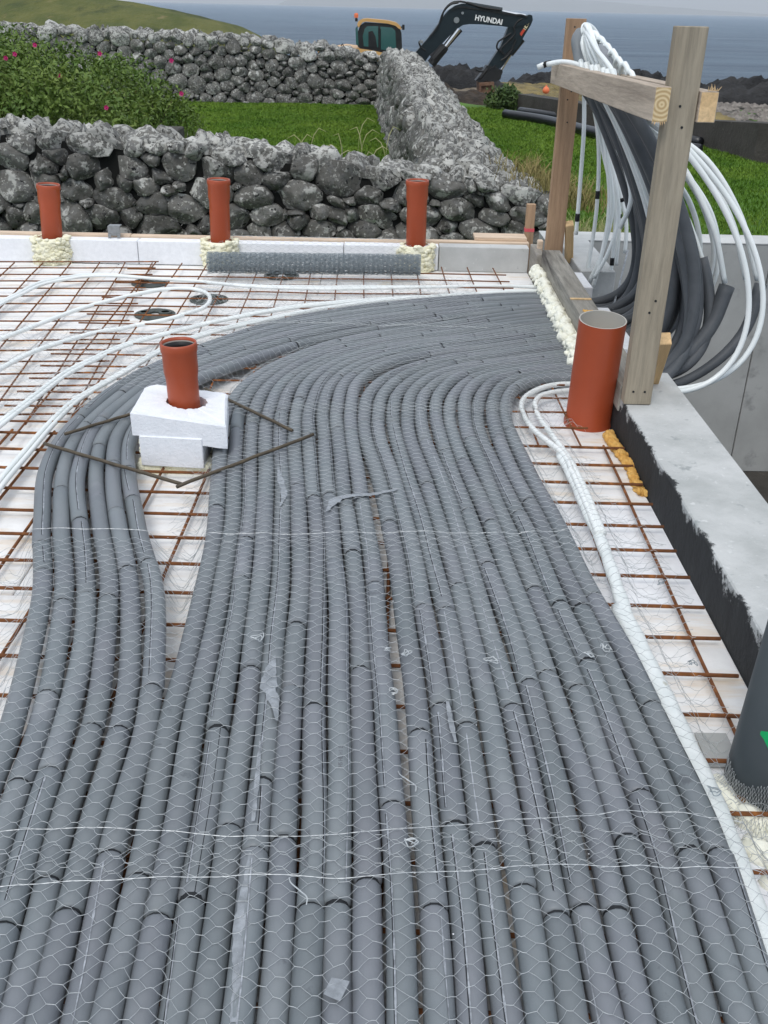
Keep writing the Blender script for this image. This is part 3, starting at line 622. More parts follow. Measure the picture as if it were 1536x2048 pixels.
# retaining wall (dark) beyond the right lawn
rw = MB()
_q = [AY(1036, 188, 22.3), AY(1140, 204, 19.4), AY(1390, 240, 16.8), AY(1520, 246, 14.8)]; Pt = [(q[0], q[1]) for q in _q] + [(8.4, 11.6)]; tops = [q[2] for q in _q] + [.10]; th = .35
V = []
for (x, y), z in zip(Pt, tops):
    V += [(x, y, -.75), (x, y, z), (x + th * .85, y + th * .5, z), (x + th * .85, y + th * .5, -1.6)]
F = []
for i in range(len(Pt) - 1):
    for k in range(3): a = i * 4 + k; F.append((a, a + 1, a + 5, a + 4)[::-1])
F += [(0, 1, 2, 3), (16, 19, 18, 17)]
rw.add(V, F); rw.build('retaining_wall', M['retwall'], label='dark low retaining wall between the right lawn and the shore', cat='wall')
bp_ = [((1010, 228), (1090, 240), (1180, 262), (1290, 286), (1400, 300)), ((1040, 222), (1140, 236), (1240, 255), (1330, 270), (1400, 284))]
lab = ['front of the two long black pipes lying on the lawn below the retaining wall', 'rear of the two long black pipes lying against the dark retaining wall']
for P, lb, rr, zz in zip(bp_, lab, (.085, .075), (-.42, -.42)):
    Q = [G(px, py, zz) for px, py in P]; m = MB(); m.tube(spline(Q, n=24), rr, 12); m.build('black_pipe', M['blackpipe'], label=lb, cat='pipe', group='black pipes on the lawn', smooth=True)
b = AY(1092, 181, 40.) - np.array([0, 0, .35]); m = MB(); m.lathe([(0, -.12), (.10, -.09), (.14, 0), (.10, .09), (.04, .14), (0, .15)], b + [0, 0, .35], sides=14); m.lathe([(.02, .14), (.035, .18), (0, .2)], b + [0, 0, .35], sides=8)
m.build('buoy', M['buoy'], label='small orange buoy lying on the seaweed', cat='buoy', smooth=True)
# soil bank of the dug pit
def bank(X, Y):
    P = np.stack([X.ravel(), Y.ravel(), 0 * X.ravel()], -1); n = fbm(P, 1.3, 4, 41).reshape(X.shape)
    k = np.clip(1 - ((X - 1.9) / 1.75)**2, 0, 1)**.5 * np.clip(1 - ((Y - 27.2) / 2.2)**2, 0, 1)**.5
    return -1.5 + 1.05 * k + .22 * n * k
sheet('soil_bank', M['soil'], np.linspace(.1, 3.7, 60), np.linspace(24.9, 29.5, 40), bank, smooth=False)
sheet('rubble_strip', M['rubble'], np.linspace(.9, 4.2, 60), np.linspace(29.2, 40, 40), lambda X, Y: -1.02 + .1 * fbm(np.stack([X.ravel(), Y.ravel(), 0 * X.ravel()], -1), 1.7, 4, 43).reshape(X.shape) - .03 * (Y - 29), smooth=False)
# ------------------------------------------------------------------ excavator
EY = 34.0
ex = thing('excavator', 'dark teal and pale orange tracked excavator digging beyond the stone wall', 'excavator')
def EP(px, py): p = AY(px, py, EY); return (p[0], p[2])
def exprism(name, pts, a, b, mt, parent=ex, raw=False, **k):
    m = MB(); pl = pts if raw else [EP(*p) for p in pts]; m.prism(pl, lambda x, z, d: (x, EY + d, z), a, b); return m.build(name, mt, parent, **k)
def EV(px, py, d=0.): x, z = EP(px, py); return np.array([x, EY + d, z])
x0, z0 = EP(700, 130)
body = MB(); body.box((x0 - 1.7, EY - 1.2, -1.1), (x0 + 1.9, EY + 1.2, EP(700, 118)[1]), .08); bo = body.build('body', M['ex_yellow'], ex)
exprism('engine_hood', [(640, 98), (640, 130), (815, 130), (815, 113), (775, 104), (740, 97), (690, 90), (684, 91)], -1.15, 1.15, M['ex_yellow'])
cabf = [(714, 46), (717, 42), (724, 38), (733, 37), (775, 41), (790, 44), (799, 50), (803, 60), (806, 102), (806, 112), (760, 110), (722, 96), (714, 88), (712, 70)]
cab = exprism('cab', [(722, 50), (730, 44), (775, 47), (792, 51), (799, 56), (802, 64), (804, 112), (760, 110), (726, 98), (717, 90), (716, 66)], -1.12, -.05, M['ex_black'])
exprism('cab_roof', [(716, 48), (719, 41), (726, 37), (735, 36), (776, 40), (792, 44), (800, 51), (803, 58), (797, 56), (790, 50), (775, 46), (733, 42), (726, 44), (719, 54)], -1.15, 0, M['ex_yellow'], cab)
exprism('cab_window', [(731, 56), (736, 51), (757, 51), (757, 92), (729, 90), (727, 70)], -1.14, -1.10, M['glass'], cab)
exprism('cab_window', [(761, 52), (784, 54), (790, 60), (792, 97), (788, 99), (761, 96)], -1.14, -1.10, M['glass'], cab)
exprism('windscreen', [(797, 60), (801, 64), (803, 104), (799, 104)], -1.1, -.1, M['glass'], cab)
exprism('side_pillar', [(713, 55), (717, 50), (719, 90), (714, 86)], -1.135, -.9, M['glass'], cab)
exprism('operator_seat', [(738, 62), (746, 60), (752, 72), (755, 92), (738, 92)], -1.145, -1.141, M['ex_black'], cab)
m = MB(); m.tube([EV(760, 56, -1.15), EV(760, 97, -1.15)], .03, 5); m.build('door_frame', M['ex_black'], cab)
m = MB(); m.tube([EV(716, 40, -.9), EV(713, 33, -.9)], .02, 6); m.build('beacon_post', M['ex_black'], cab)
m = MB(); m.lathe([(0, 0), (.06, 0), (.065, .09), (.04, .13), (0, .13)], EV(714, 35, -.9), sides=10); m.build('beacon', M['buoy'], cab)
m = MB(); m.box(EV(712, 42, -1.0), EV(717, 36, -.9)); m.build('work_light', M['ex_black'], cab)
m = MB(); m.tube([EV(801, 54, -1.1), EV(806, 50, -1.25)], .02, 5); m.box(EV(803, 58, -1.3), EV(808, 48, -1.22), .005); m.build('mirror', M['ex_black'], cab)
m = MB(); m.tube([EV(683, 92, -.8), EV(687, 86, -.8), EV(690, 92, -.8)], .02, 5); m.tube([EV(690, 91, -.8), EV(740, 98, -.8)], .015, 5); m.build('handrail', M['ex_black'], ex)
for sy in (-1, 1):                                       # tracks (behind the wall)
    m = MB(); yc = EY + sy * 1.0; P = []
    for k in range(25): a = k / 24 * 2 * math.pi; P.append((x0 + .1 + (1.5 if math.cos(a) > 0 else -1.5) + .4 * math.cos(a), -1.5 + .4 * math.sin(a)))
    m.prism(P[:-1], lambda x, z, d: (x, yc + d, z), -.25, .25); tk = m.build('track', M['ex_black'], ex)
    m = MB()
    for wx in (-1.5, -.9, -.3, .3, .9, 1.5): m.lathe([(0, -.28), (.25, -.28), (.25, .28), (0, .28)], (x0 + .1 + wx, yc, -1.5), (0, 1, 0), 12)
    m.build('track_roller', M['ex_blue'], tk)
m = MB(); m.lathe([(0, 0), (.8, 0), (.8, .3), (0, .3)], (x0 + .1, EY, -1.3), sides=20); m.build('turntable', M['ex_black'], ex)
boom = [(828, 110), (832, 103), (857, 74), (876, 48), (886, 32), (897, 20), (910, 11), (924, 7), (940, 8), (965, 14), (1002, 22), (1030, 28), (1050, 31), (1058, 34), (1056, 46), (1040, 52), (1020, 55), (1002, 52), (960, 48.5), (938, 48), (925, 50), (914, 57), (900, 70), (872, 98), (860, 108), (850, 122), (840, 122)]
bm_ = exprism('boom', boom, -.24, .24, M['ex_blue'], smooth=False)
m = MB(); m.prism([EP(*p) for p in ((900, 22), (912, 17), (925, 16), (960, 21), (1045, 34), (1046, 31), (960, 18), (925, 12), (908, 14))], lambda x, z, d: (x, EY + d, z), -.27, -.242); m.build('boom_rib', M['ex_black'], bm_)
m = MB(); m.lathe([(0, 0), (.085, 0), (.085, .03), (0, .03)], EV(912, 40, -.28), (0, 1, 0), 18); m.lathe([(0, 0), (.045, 0), (.045, .02), (0, .02)], EV(912, 40, -.29), (0, 1, 0), 12); m.build('pivot_pin', M['galv'], bm_)
m = MB(); m.lathe([(0, 0), (.04, 0), (.04, .03), (0, .03)], EV(924, 26, -.28), (0, 1, 0), 10); m.build('pivot_pin', M['galv'], bm_)
m = MB(); m.tube([EV(933, 12, -.05), EV(1003, 24, -.05)], .13, 10); cy = m.build('arm_cylinder', M['ex_blue'], ex); m = MB(); m.tube([EV(1002, 24, -.05), EV(1050, 32, -.05)], .055, 8); m.build('cylinder_rod', M['chrome'], cy)
for dy in (-.42, .42):
    m = MB(); m.tube([EV(862, 128, dy), EV(890, 92, dy)], .12, 10); m.tube([EV(866, 118, dy), EV(886, 95, dy)], .15, 8); cy = m.build('boom_cylinder', M['ex_black'], ex)
    m = MB(); m.tube([EV(889, 93, dy), EV(916, 58, dy)], .06, 8); m.build('cylinder_rod', M['chrome'], cy)
m = MB(); m.tube([EV(890, 97, -.2), EV(922, 60, -.2)], .05, 6); m.build('cylinder_guard', M['ex_black'], ex)
stick = [(1014, 58), (1019, 52), (1040, 50), (1050, 32), (1058, 29), (1063, 31), (1064, 40), (1060, 50), (1048, 70), (1036, 92), (996, 138), (985, 140), (974, 132), (1000, 92)]
sk = exprism('arm', stick, -.2, .2, M['ex_blue'])
m = MB(); m.prism([EP(*p) for p in ((1045, 57), (1053, 42), (1058, 45), (1050, 60))], lambda x, z, d: (x, EY + d, z), -.215, -.202); m.build('number_plate', M['decal'], sk)
m = MB(); m.prism([EP(*p) for p in ((1038, 67), (1045, 57), (1049, 60), (1041, 72))], lambda x, z, d: (x, EY + d, z), -.215, -.202); m.build('red_sticker', M['red'], sk)
m = MB(); m.tube([EV(1044, 78, -.1), EV(1020, 108, -.1)], .1, 8); cy = m.build('bucket_cylinder', M['ex_black'], ex); m = MB(); m.tube([EV(1021, 107, -.1), EV(1000, 141, -.1)], .05, 8); m.build('cylinder_rod', M['chrome'], cy)
m = MB()
hs = [((881, 40), (888, 20), (902, 6), (918, 3), (934, 6), (955, 13)), ((878, 46), (886, 24), (900, 9), (916, 5)), ((955, 13), (975, 17), (1000, 20)), ((1042, 37), (1032, 44), (1026, 56), (1028, 66), (1018, 80)), ((1020, 66), (1008, 74), (994, 84), (992, 96), (1002, 104)), ((1024, 72), (1012, 84), (1000, 98), (1006, 108)), ((1030, 78), (1022, 96), (1008, 112)), ((990, 130), (978, 138), (962, 142), (950, 138)), ((876, 50), (870, 60), (858, 74)), ((850, 100), (842, 94), (838, 84), (842, 80)), ((1052, 34), (1040, 30), (1030, 30)), ((1000, 120), (1012, 112), (1024, 96))]
for k, h in enumerate(hs): m = MB(); m.tube(spline([EV(px, py, -.24 - .03 * (k % 3)) for px, py in h], n=14), .03, 5); m.build('hydraulic_hose', M['ex_black'], ex)
m = MB(); m.box(EV(838, 86, -.35), EV(846, 80, -.2), .01); m.build('lamp', M['galv'], ex)
m = MB(); m.prism([EP(*p) for p in ((972, 130), (992, 134), (1004, 142), (998, 158), (984, 164), (972, 160), (960, 166), (950, 160), (962, 146))], lambda x, z, d: (x, EY + d, z), -.28, .28); m.build('quick_coupler', M['ex_black'], ex)
for _a, _b in (((974, 136), (958, 156)), ((1000, 138), (996, 156))): m = MB(); m.tube([EV(*_a, -.25), EV(*_b, -.25)], .06, 6); m.build('linkage', M['ex_black'], ex)
bk = exprism('bucket', [(956, 164), (985, 162), (987, 190), (983, 192), (981, 168), (960, 170), (960, 192), (956, 192)], -.5, .5, M['rustbucket'])
exprism('bucket_back', [(956, 170), (985, 168), (984, 190), (957, 191)], -.4, .45, M['rustbucket'], bk)
m = MB()
for k in range(60):
    c = EV(RNG.uniform(960, 982), RNG.uniform(190, 222), RNG.uniform(-.45, -.1)); V = RNG.normal(0, .075, (8, 3)) + c; m.lathe([(0, -.05), (.07, -.02), (.06, .03), (0, .05)], c + RNG.normal(0, .02, 3), RNG.normal(0, 1, 3), 6)
m.build('spilled_gravel', M['gravel'], kind='stuff', label='reddish gravel falling below the excavator bucket')
for k, (px, py) in enumerate(((962, 193), (968, 194), (974, 193), (980, 193))):
    m = MB(); m.prism([EP(px - 1.5, py - 3), EP(px + 1.5, py - 3), EP(px, py + 3)], lambda x, z, d: (x, EY + d, z), -.52, -.4); m.build('bucket_tooth', M['galv'], bk)
def text(name, body, size, loc, rot, mt, parent, ext=.004, sx=1., bold=.0, **kw):
    cu = bpy.data.curves.new(name, 'FONT'); cu.body = body; cu.size = size; cu.extrude = ext; cu.offset = bold; cu.align_x = 'CENTER'; cu.align_y = 'CENTER'
    o = bpy.data.objects.new(name, cu); COL.objects.link(o); bpy.context.view_layer.update(); dg = bpy.context.evaluated_depsgraph_get()
    me = bpy.data.meshes.new_from_object(o.evaluated_get(dg)); bpy.data.objects.remove(o); me.materials.clear(); me.materials.append(mt)
    t_ = bpy.data.objects.new(name, me); COL.objects.link(t_); t_.parent = parent; t_.location = loc; t_.rotation_euler = rot; t_.scale = (sx, 1, 1)
    for k, v in kw.items(): t_[k] = v
    return t_
c = EV(976, 40, -.25); d = EV(995, 44.2, 0) - EV(957, 37.6, 0)
text('lettering', 'HYUNDAI', .21, c, (math.radians(90), math.atan2(-d[2], d[0]), 0), M['white_paint'], bm_, bold=.006, sx=.92)
text('lettering', '140', .17, EV(1051.5, 51, -.218), (math.radians(90), math.radians(-60), 0), M['ex_black'], sk, bold=.003)

# ------------------------------------------------------------------ concrete structure and pit
def struct_box(name, a, b, mt, label=None, cat=None, kind=None, bev=.004, parent=None):
    m = MB(); m.box(a, b, bev); return m.build(name, mt, parent, label=label, cat=cat, kind=kind)
struct_box('concrete_wall', (.862, -1.5, -1.4), (1.105, 3.56, .15), M['conc_bit'], 'pale concrete foundation wall with black bitumen coat along the right side', 'wall')
struct_box('sill_wall', (.90, 3.5605, -1.4), (1.095, 5.28, -.04), M['conc'], 'low concrete sill under the pipe opening beneath the timber beam', 'wall')
struct_box('wall_stub', (1.08, 5.281, -1.4), (1.27, 6.2395, .125), M['conc'], 'concrete wall top beside the far timber post', 'wall')
rear = thing('rear_pit_wall', 'grey cast concrete wall with vertical panel joints at the back of the pit', 'wall')
xj = [1.0, 2.42, 3.7, 5.2]
for a, b in zip(xj[:-1], xj[1:]):
    m = MB(); m.box((a + .003, 6.10, -1.42), (b - .003, 6.34, .118), .004); m.build('wall_panel', M['conc_pit'], rear)
m = MB(); m.box((1.0, 6.095, .1185), (5.2, 6.345, .124), 0); m.build('wall_cap', M['conc'], rear)
m = MB(); m.box((1.2, 6.14, -1.4), (5.1, 6.3, .09), 0); m.build('joint_filler', M['core'], rear)
struct_box('pit_side_wall', (4.3, -1.5, -1.42), (4.6, 6.0995, .12), M['conc_pit'], 'concrete wall on the far right side of the pit', 'wall')
m = MB(); m.box((1.0, -1.5, -1.55), (4.6, 6.35, -1.4205), 0); m.build('pit_floor', M['retwall'], kind='structure')

# EPS floor boards
fl = put('insulation_floor', None, kind='structure')
bmesh_ = MB(); bmesh_.box((-.5985, -.2985, -.08), (.5985, .2985, 0), .003); me = bmesh_.mesh('floor_board'); me.materials.append(M['eps_floor'])
row = 0; y = 5.443
while y > .2:
    off = -.6 if row % 2 else 0.; x = .262 + off
    while x > -4.2:
        x1 = x; o = put('floor_board', me, fl, loc=(x1, y, RNG.uniform(-.002, 0)))
        x -= 1.2
    y -= .6; row += 1
m = MB(); m.box((.263, -.5, -.08), (.8605, 5.9, -.0035), 0); m.build('edge_board', M['eps'], fl)
m = MB(); m.box((-4.6, -1.5, -.5), (.8605, 6.0, -.0805), 0); m.build('slab_base', M['sand'], fl)
# far edge upstand and timber
ub = thing('edge_formwork', 'white polystyrene upstand capped by a pale timber plank along the far edge of the floor', 'formwork')
for a, b in ((-4.3, -1.42), (-1.42, -.22), (-.22, .335)):
    m = MB(); m.box((a + .002, 5.745 + (.0), -.0), (b - .002, 5.83, .135 + (a > -1) * .003), .003); m.build('upstand_board', M['eps'], ub)
m = MB(); m.box((.337, 5.73, 0), (.858, 5.83, .142), .003); m.build('concrete_upstand', M['conc'], ub)
for a, b, z in ((-4.3, -1.48, .149), (-1.478, .25, .147), (.252, .87, .152)):
    m = MB(); m.box((a, 5.832, .05), (b, 5.885, z), .003); m.build('plank', M['wood_x'], ub)
m = MB(); m.box((.55, 5.87, .1525), (.86, 6.0, .172), .002); m.build('plank', M['wood_x'], ub)
m = MB(); c = AY(233, 470, 5.85); m.box((c[0] - .035, 5.80, .1505), (c[0] + .035, 5.81, .2), 0); m.box((c[0] - .035, 5.801, .2), (c[0] + .035, 5.86, .204), 0); m.box((c[0] - .035, 5.795, .11), (c[0] - .018, 5.8, .16), 0); m.box((c[0] + .018, 5.795, .11), (c[0] + .035, 5.8, .16), 0)
m.build('metal_bracket', M['galv'], label='small galvanised metal bracket on the far plank left of the middle orange pipe', cat='bracket')

# ------------------------------------------------------------------ steel mesh
GMESH = []    # (p,q) bars for the net height field
def steel_mesh(label, org, rot, xs, ys, x0, x1, y0, y1, z=.018, r=.0038, jx=None):
    t_ = thing('steel_mesh', label, 'rebar mesh', 'rusty steel mesh sheets on the insulation floor', loc=(org[0], org[1], 0)); t_.rotation_euler = (0, 0, math.radians(rot))
    c, s = math.cos(math.radians(rot)), math.sin(math.radians(rot))
    def W2(x, y): return np.array([org[0] + x * c - y * s, org[1] + x * s + y * c])
    mx_ = {}
    for x in xs:
        m = MB(); P = np.array([(0, yy, 0) for yy in np.linspace(y0, y1, 9)]); P[:, 0] += RNG.normal(0, .0015, 9); P[:, 2] += RNG.normal(0, .001, 9); m.tube(P, r, 6); m.build('bar', M['rust'], t_, loc=(x, 0, z)); GMESH.append((W2(x, y0), W2(x, y1), z + r))
    for y in ys:
        m = MB(); P = np.array([(xx_, 0, 0) for xx_ in np.linspace(x0, x1, 9)]); P[:, 1] += RNG.normal(0, .0015, 9); P[:, 2] += RNG.normal(0, .001, 9); m.tube(P, r, 6); m.build('bar', M['rust'], t_, loc=(0, y, z + 2 * r)); GMESH.append((W2(x0, y), W2(x1, y), z + 3 * r))
steel_mesh('rusty steel mesh sheet under the grey pipes, its edge bars showing beside the concrete wall', (.787, 2.82), -.9, [-.1485 * k for k in range(0, 17)], [.144 * k for k in range(-14, 3)], -2.45, .065, -2.1, .33, r=.0048)
steel_mesh('rusty steel mesh sheet in the far left corner of the floor', (-1.5, 4.2), 5.2, [-1.28, -1.12, -.96, -.80, -.64, -.48, -.32, -.16, 0, .15, .30], [-.9 + .149 * k for k in range(0, 17)], -1.4, .34, -.98, 1.49, z=.018)
steel_mesh('rusty steel mesh sheet across the middle of the far floor, overlapping the left sheet', (-1.35, 3.3), 1.2, [.10 + .15 * k for k in range(14)], [-.1 + .15 * k for k in range(0, 16)], -.02, 2.1, -.25, 2.34, z=.036)

# plastic spacers under the mesh
for k, (px, py, lb) in enumerate(((300, 567, 'dark plastic spacer ring under the mesh by the far foam collars'), (418, 600, 'dark plastic spacer disc inside the bend of the white pipe'), (310, 630, 'dark plastic spacer disc between the two white pipe runs'), (563, 552, 'dark plastic spacer under the roll of wire netting'))):
    c = G(px, py, .0); t_ = thing('mesh_spacer', lb, 'spacer', 'dark plastic spacers under the mesh', loc=(c[0], c[1], 0)); m = MB(); m.lathe([(.035, .0), (.10, .0), (.10, .006), (.035, .008), (.035, 0)], sides=20); m.build('disc', M['plastic_black'], t_)
    m = MB(); m.lathe([(.018, .006), (.035, .006), (.032, .016), (.02, .016)], (-.05, 0, 0), sides=12); m.lathe([(.018, .006), (.035, .006), (.032, .016), (.02, .016)], (.05, .01, 0), sides=12); m.build('cup', M['plastic_black'], t_)

# ------------------------------------------------------------------ insulated pipes
ZP = .060; R0 = .0245
low_y = [950, 1050, 1187, 1322, 1458, 1700, 2110]
KEY = {'L1': [90, 86, 84, 58, 20, -62, -180], 'L6': [258, 274, 306, 310, 293, 225, 138], 'M1': [438, 430, 407, 374, 338, 288, 202],
       'M10': [716, 731, 750, 761, 774, 790, 806], 'R1': [754, 778, 803, 824, 838, 855, 886], 'R11': [1058, 1112, 1184, 1258, 1323, 1430, 1565]}
UP = {'L1': [(780, 612), (560, 648), (405, 699), (300, 743), (205, 803), (130, 870)], 'L6': [(800, 652), (610, 688), (440, 742), (350, 780), (300, 822), (266, 870)],
      'M1': [(880, 655), (700, 682), (575, 722), (494, 770), (458, 820), (444, 880)], 'M10': [(980, 698), (860, 711), (765, 735), (715, 768), (700, 825), (704, 870)],
      'R1': [(990, 708), (880, 724), (790, 750), (738, 790), (727, 835), (732, 875)], 'R11': [(1115, 755), (1080, 758), (1042, 768), (1018, 793), (1013, 830), (1025, 878)]}
def keyline(k): return np.array([G(px, py, ZP)[:2] for px, py in UP[k]] + [G(px, py, ZP)[:2] for px, py in zip(KEY[k], low_y)])
KL = {k: keyline(k) for k in KEY}
lanes = []
for i in range(6): lanes.append(('L', i, lerp(KL['L1'], KL['L6'], i / 5)))
for i in range(10): lanes.append(('M', i, lerp(KL['M1'], KL['M10'], i / 9)))
for i in range(11): lanes.append(('R', i, lerp(KL['R1'], KL['R11'], i / 10)))
ordw = ['first', 'second', 'third', 'fourth', 'fifth', 'sixth', 'seventh', 'eighth', 'ninth', 'tenth', 'eleventh']
ENDY = np.linspace(5.0, 3.74, 27)
PIPEPTS = []
seams = {('L', 0): 1.9, ('L', 2): 1.45, ('L', 5): 1.4, ('M', 2): 1.1, ('M', 4): 1.5, ('M', 6): 2.2, ('M', 7): 2.3, ('M', 9): .95, ('R', 0): 2.1, ('R', 1): .9, ('R', 2): 1.2, ('R', 4): 1.3, ('R', 5): .85, ('R', 8): .9, ('R', 10): 2.2}
def seam_strip(m, P, r, th, w, off=.0006):
    n = len(P); T = np.gradient(P, axis=0); T /= np.linalg.norm(T, axis=1)[:, None]; Sx = np.cross(T, [0, 0, 1.]); Sx /= np.linalg.norm(Sx, axis=1)[:, None]; Up = np.cross(Sx, T)
    th = np.broadcast_to(th, (n,)); dw = np.broadcast_to(w, (n,)) / r / 2; V = []
    for a in (th - dw, th + dw): V.append(P + (r + off) * (np.cos(a)[:, None] * Sx + np.sin(a)[:, None] * Up))
    V = np.concatenate(V); i = np.arange(n - 1); m.addn(V, np.stack([i, i + 1, i + n + 1, i + n], -1))
def insulated(kind, i, xy, gi):
    lab = {'L': '%s grey insulated pipe from the left among the six curving left of the white block' % ordw[i],
           'M': '%s grey insulated pipe counted rightwards from the white polystyrene block' % ordw[i],
           'R': '%s grey insulated pipe counted leftwards from the edge by the white pipes' % ordw[10 - i]}[kind]
    t_ = thing('insulated_pipe', lab, 'insulated pipe', 'grey insulated pipes running across the mesh into the pit')
    y0 = ENDY[gi]; P = [(1.02, y0), (.86, y0)] + [tuple(p) for p in xy]
    P = np.array(P); P = np.hstack([P, np.full((len(P), 1), ZP)]); P[0, 2] = .035; P[1, 2] = .05
    Q = spline(P, .022); s = arclen(Q); ph = RNG.uniform(0, 6, 4)
    Q[:, 0] += .0022 * np.sin(s * 5.1 + ph[0]) + .0014 * np.sin(s * 11.3 + ph[1]); Q[:, 1] += .0018 * np.sin(s * 4.3 + ph[3]); Q[:, 2] += .003 * np.sin(s * 3.1 + ph[2])
    PIPEPTS.append(Q[::-1])
    # pit arc from the wall opening up between the cross beams
    u = gi / 26.; yq = 4.95 - .95 * u + RNG.normal(0, .10); reach = .25 + .09 * u + (RNG.uniform(-.11, .04) if gi > 8 else RNG.uniform(0, .05)); xq = .905 + .012 * RNG.normal() + .02 * (5 - yq) * -1
    arc = bez((1.02, y0, .035), (1.02 + reach / .72, y0, -.02 + .05 * RNG.normal()), (1.02 + reach / .74, lerp(y0, yq, .7), .50 + .09 * RNG.normal()), (xq + .01, yq, 1.10), 44)
    arc[:, 2] += .02 * np.sin(np.linspace(0, 3.14, 44)) * RNG.normal()
    cut = 44 if (gi % 3 != 0 or gi < 6) else int(RNG.uniform(20, 32))
    # joints along the run, gathered in loose rows
    L_ = s[-1]; cuts = [L_]; rows = (.34, .80, 1.25, 1.72, 2.25, 2.8, 3.3, 3.8, 4.3, 4.8)   # measured from the camera end
    for r_ in rows:
        c = L_ - (r_ + RNG.choice([-.17, -.06, 0, 0, 0, 0, .09]) + .10 * math.sin(gi * .8 + r_ * 3) + RNG.normal(0, .012))
        if c > .25 and RNG.uniform() < .86: cuts.append(c)
    cuts.append(0.); cuts = sorted(cuts)
    sd = seams.get((kind, i))
    for a, b in zip(cuts[:-1], cuts[1:]):
        if b - a < .05: continue
        k = (s >= a) & (s <= b); seg = np.vstack([[np.interp(a + .0028, s, Q[:, q]) for q in range(3)], Q[k][1:-1] if k.sum() > 2 else Q[k], [np.interp(b - .0028, s, Q[:, q]) for q in range(3)]])
        r = R0 * (1 + RNG.normal(0, .014)); rr = np.full(len(seg), r); rr[0] *= .87; rr[-1] *= .87
        # short shoulders at both ends
        seg = np.insert(seg, 1, seg[0] + (seg[1] - seg[0]) * min(.5, .005 / max(.004, np.linalg.norm(seg[1] - seg[0]))), 0); rr = np.insert(rr, 1, r)
        seg = np.insert(seg, len(seg) - 1, seg[-1] + (seg[-2] - seg[-1]) * min(.5, .005 / max(.004, np.linalg.norm(seg[-2] - seg[-1]))), 0); rr = np.insert(rr, len(rr) - 1, r)
        dz = RNG.normal(0, .0016); seg[:, 2] += dz; seg[:, 0] += RNG.normal(0, .0009)
        m = MB(); m.tube(seg, rr, 14); sl = m.build('sleeve', M['sleeve'], t_, smooth=True)
        if sd is not None and len(seg) > 8 and RNG.uniform() < .85:
            th0 = sd + RNG.normal(0, .12); th_ = th0 + .1 * np.sin(np.linspace(0, 3, len(seg)) + RNG.uniform(0, 6))
            if RNG.uniform() < .75:
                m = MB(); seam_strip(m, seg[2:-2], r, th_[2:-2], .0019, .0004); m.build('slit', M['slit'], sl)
            m = MB(); seam_strip(m, seg[2:-2], r, th_[2:-2] + .09, .0015 * (1 + np.abs(RNG.normal(0, .8, len(seg) - 4))), .0007); m.build('glue_line', M['glue'], sl)
    m = MB(); m.tube(Q[::3], R0 * .84, 10, False); m.build('sleeve_inner', M['slit'], t_, smooth=True)  # near-black tube; shade inside the sleeve joints is put into its colour
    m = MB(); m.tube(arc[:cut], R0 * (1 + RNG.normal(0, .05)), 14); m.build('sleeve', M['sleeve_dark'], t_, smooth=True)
    if cut < 44: m = MB(); m.tube(np.vstack([arc[cut - 2:], [[xq - .012, yq + .03, 1.17]]]), .0105, 8); m.build('sleeve_inner', M['pex'], t_, smooth=True)
    return arc[-1]
tops = [insulated(k, i, xy, gi) for gi, (k, i, xy) in enumerate(lanes)]
# ------------------------------------------------------------------ white pipes
def pexpipe(pts, label, group=None, r=.0085, z=.047, pairs=(0,), name='white_pipe', world=False, step=.03, cat='white pipe'):
    P = np.array(pts, float) if world else np.array([G(px, py, z) for px, py in pts]); Q = spline(P, step); T = np.gradient(Q, axis=0); T /= np.linalg.norm(T, axis=1)[:, None]; Nn = np.stack([-T[:, 1], T[:, 0], 0 * T[:, 0]], 1)
    m = MB(); Q2 = Q.copy(); s = arclen(Q); Q2[:, 2] += .004 * np.sin(s * 4 + RNG.uniform(0, 6)); m.tube(Q2, r, 10)
    o = m.build(name, M['pex'], label=label, cat=cat, group=group, smooth=True); WH.append((Q2, r)); return o
WH = []
gA = 'white floor heating pipes laid over the rusty mesh'
def offs(pts, d):
    P = np.array([G(px, py, .047) for px, py in pts]); Q = spline(P, n=len(pts) * 3); T = np.gradient(Q, axis=0); T /= np.linalg.norm(T, axis=1)[:, None]; return Q + d * np.stack([-T[:, 1], T[:, 0], 0 * T[:, 0]], 1)
A = [(-60, 655), (0, 608), (36, 590), (82, 567), (131, 556), (175, 550), (227, 550), (301, 556), (383, 562), (500, 573), (640, 576), (760, 574), (900, 573), (1008, 573), (1085, 575)]
pexpipe(offs(A, .0095), 'far white pipe of the pair nearest the foam collars', gA, world=True); pexpipe(offs(A, -.0095), 'near white pipe of the pair nearest the foam collars', gA, world=True)
B = [(-60, 700), (0, 678), (36, 664), (82, 645), (118, 631), (164, 615), (219, 601), (273, 589), (330, 580), (380, 579), (412, 587), (420, 600), (408, 615), (383, 624), (328, 639), (273, 649), (241, 656), (191, 664), (137, 680), (96, 693), (55, 710), (0, 740), (-60, 775)]
pexpipe(B, 'white pipe bent back on itself in a hairpin around the dark spacer discs', gA, r=.0105)
C = [(-70, 905), (0, 850), (68, 797), (135, 745), (190, 716), (246, 690), (355, 661), (450, 640), (600, 614), (760, 598), (900, 590), (1010, 585), (1085, 583)]
pexpipe(offs(C, .0095), 'upper white pipe of the pair passing behind the socket pipe towards the opening', gA, world=True); pexpipe(offs(C, -.0095), 'lower white pipe of the pair passing behind the socket pipe towards the opening', gA, world=True)
D = [(-60, 1060), (0, 970), (51, 907), (102, 846), (152, 799), (210, 765), (254, 741), (305, 711), (350, 690), (430, 663), (520, 641), (640, 617), (760, 603), (880, 594)]
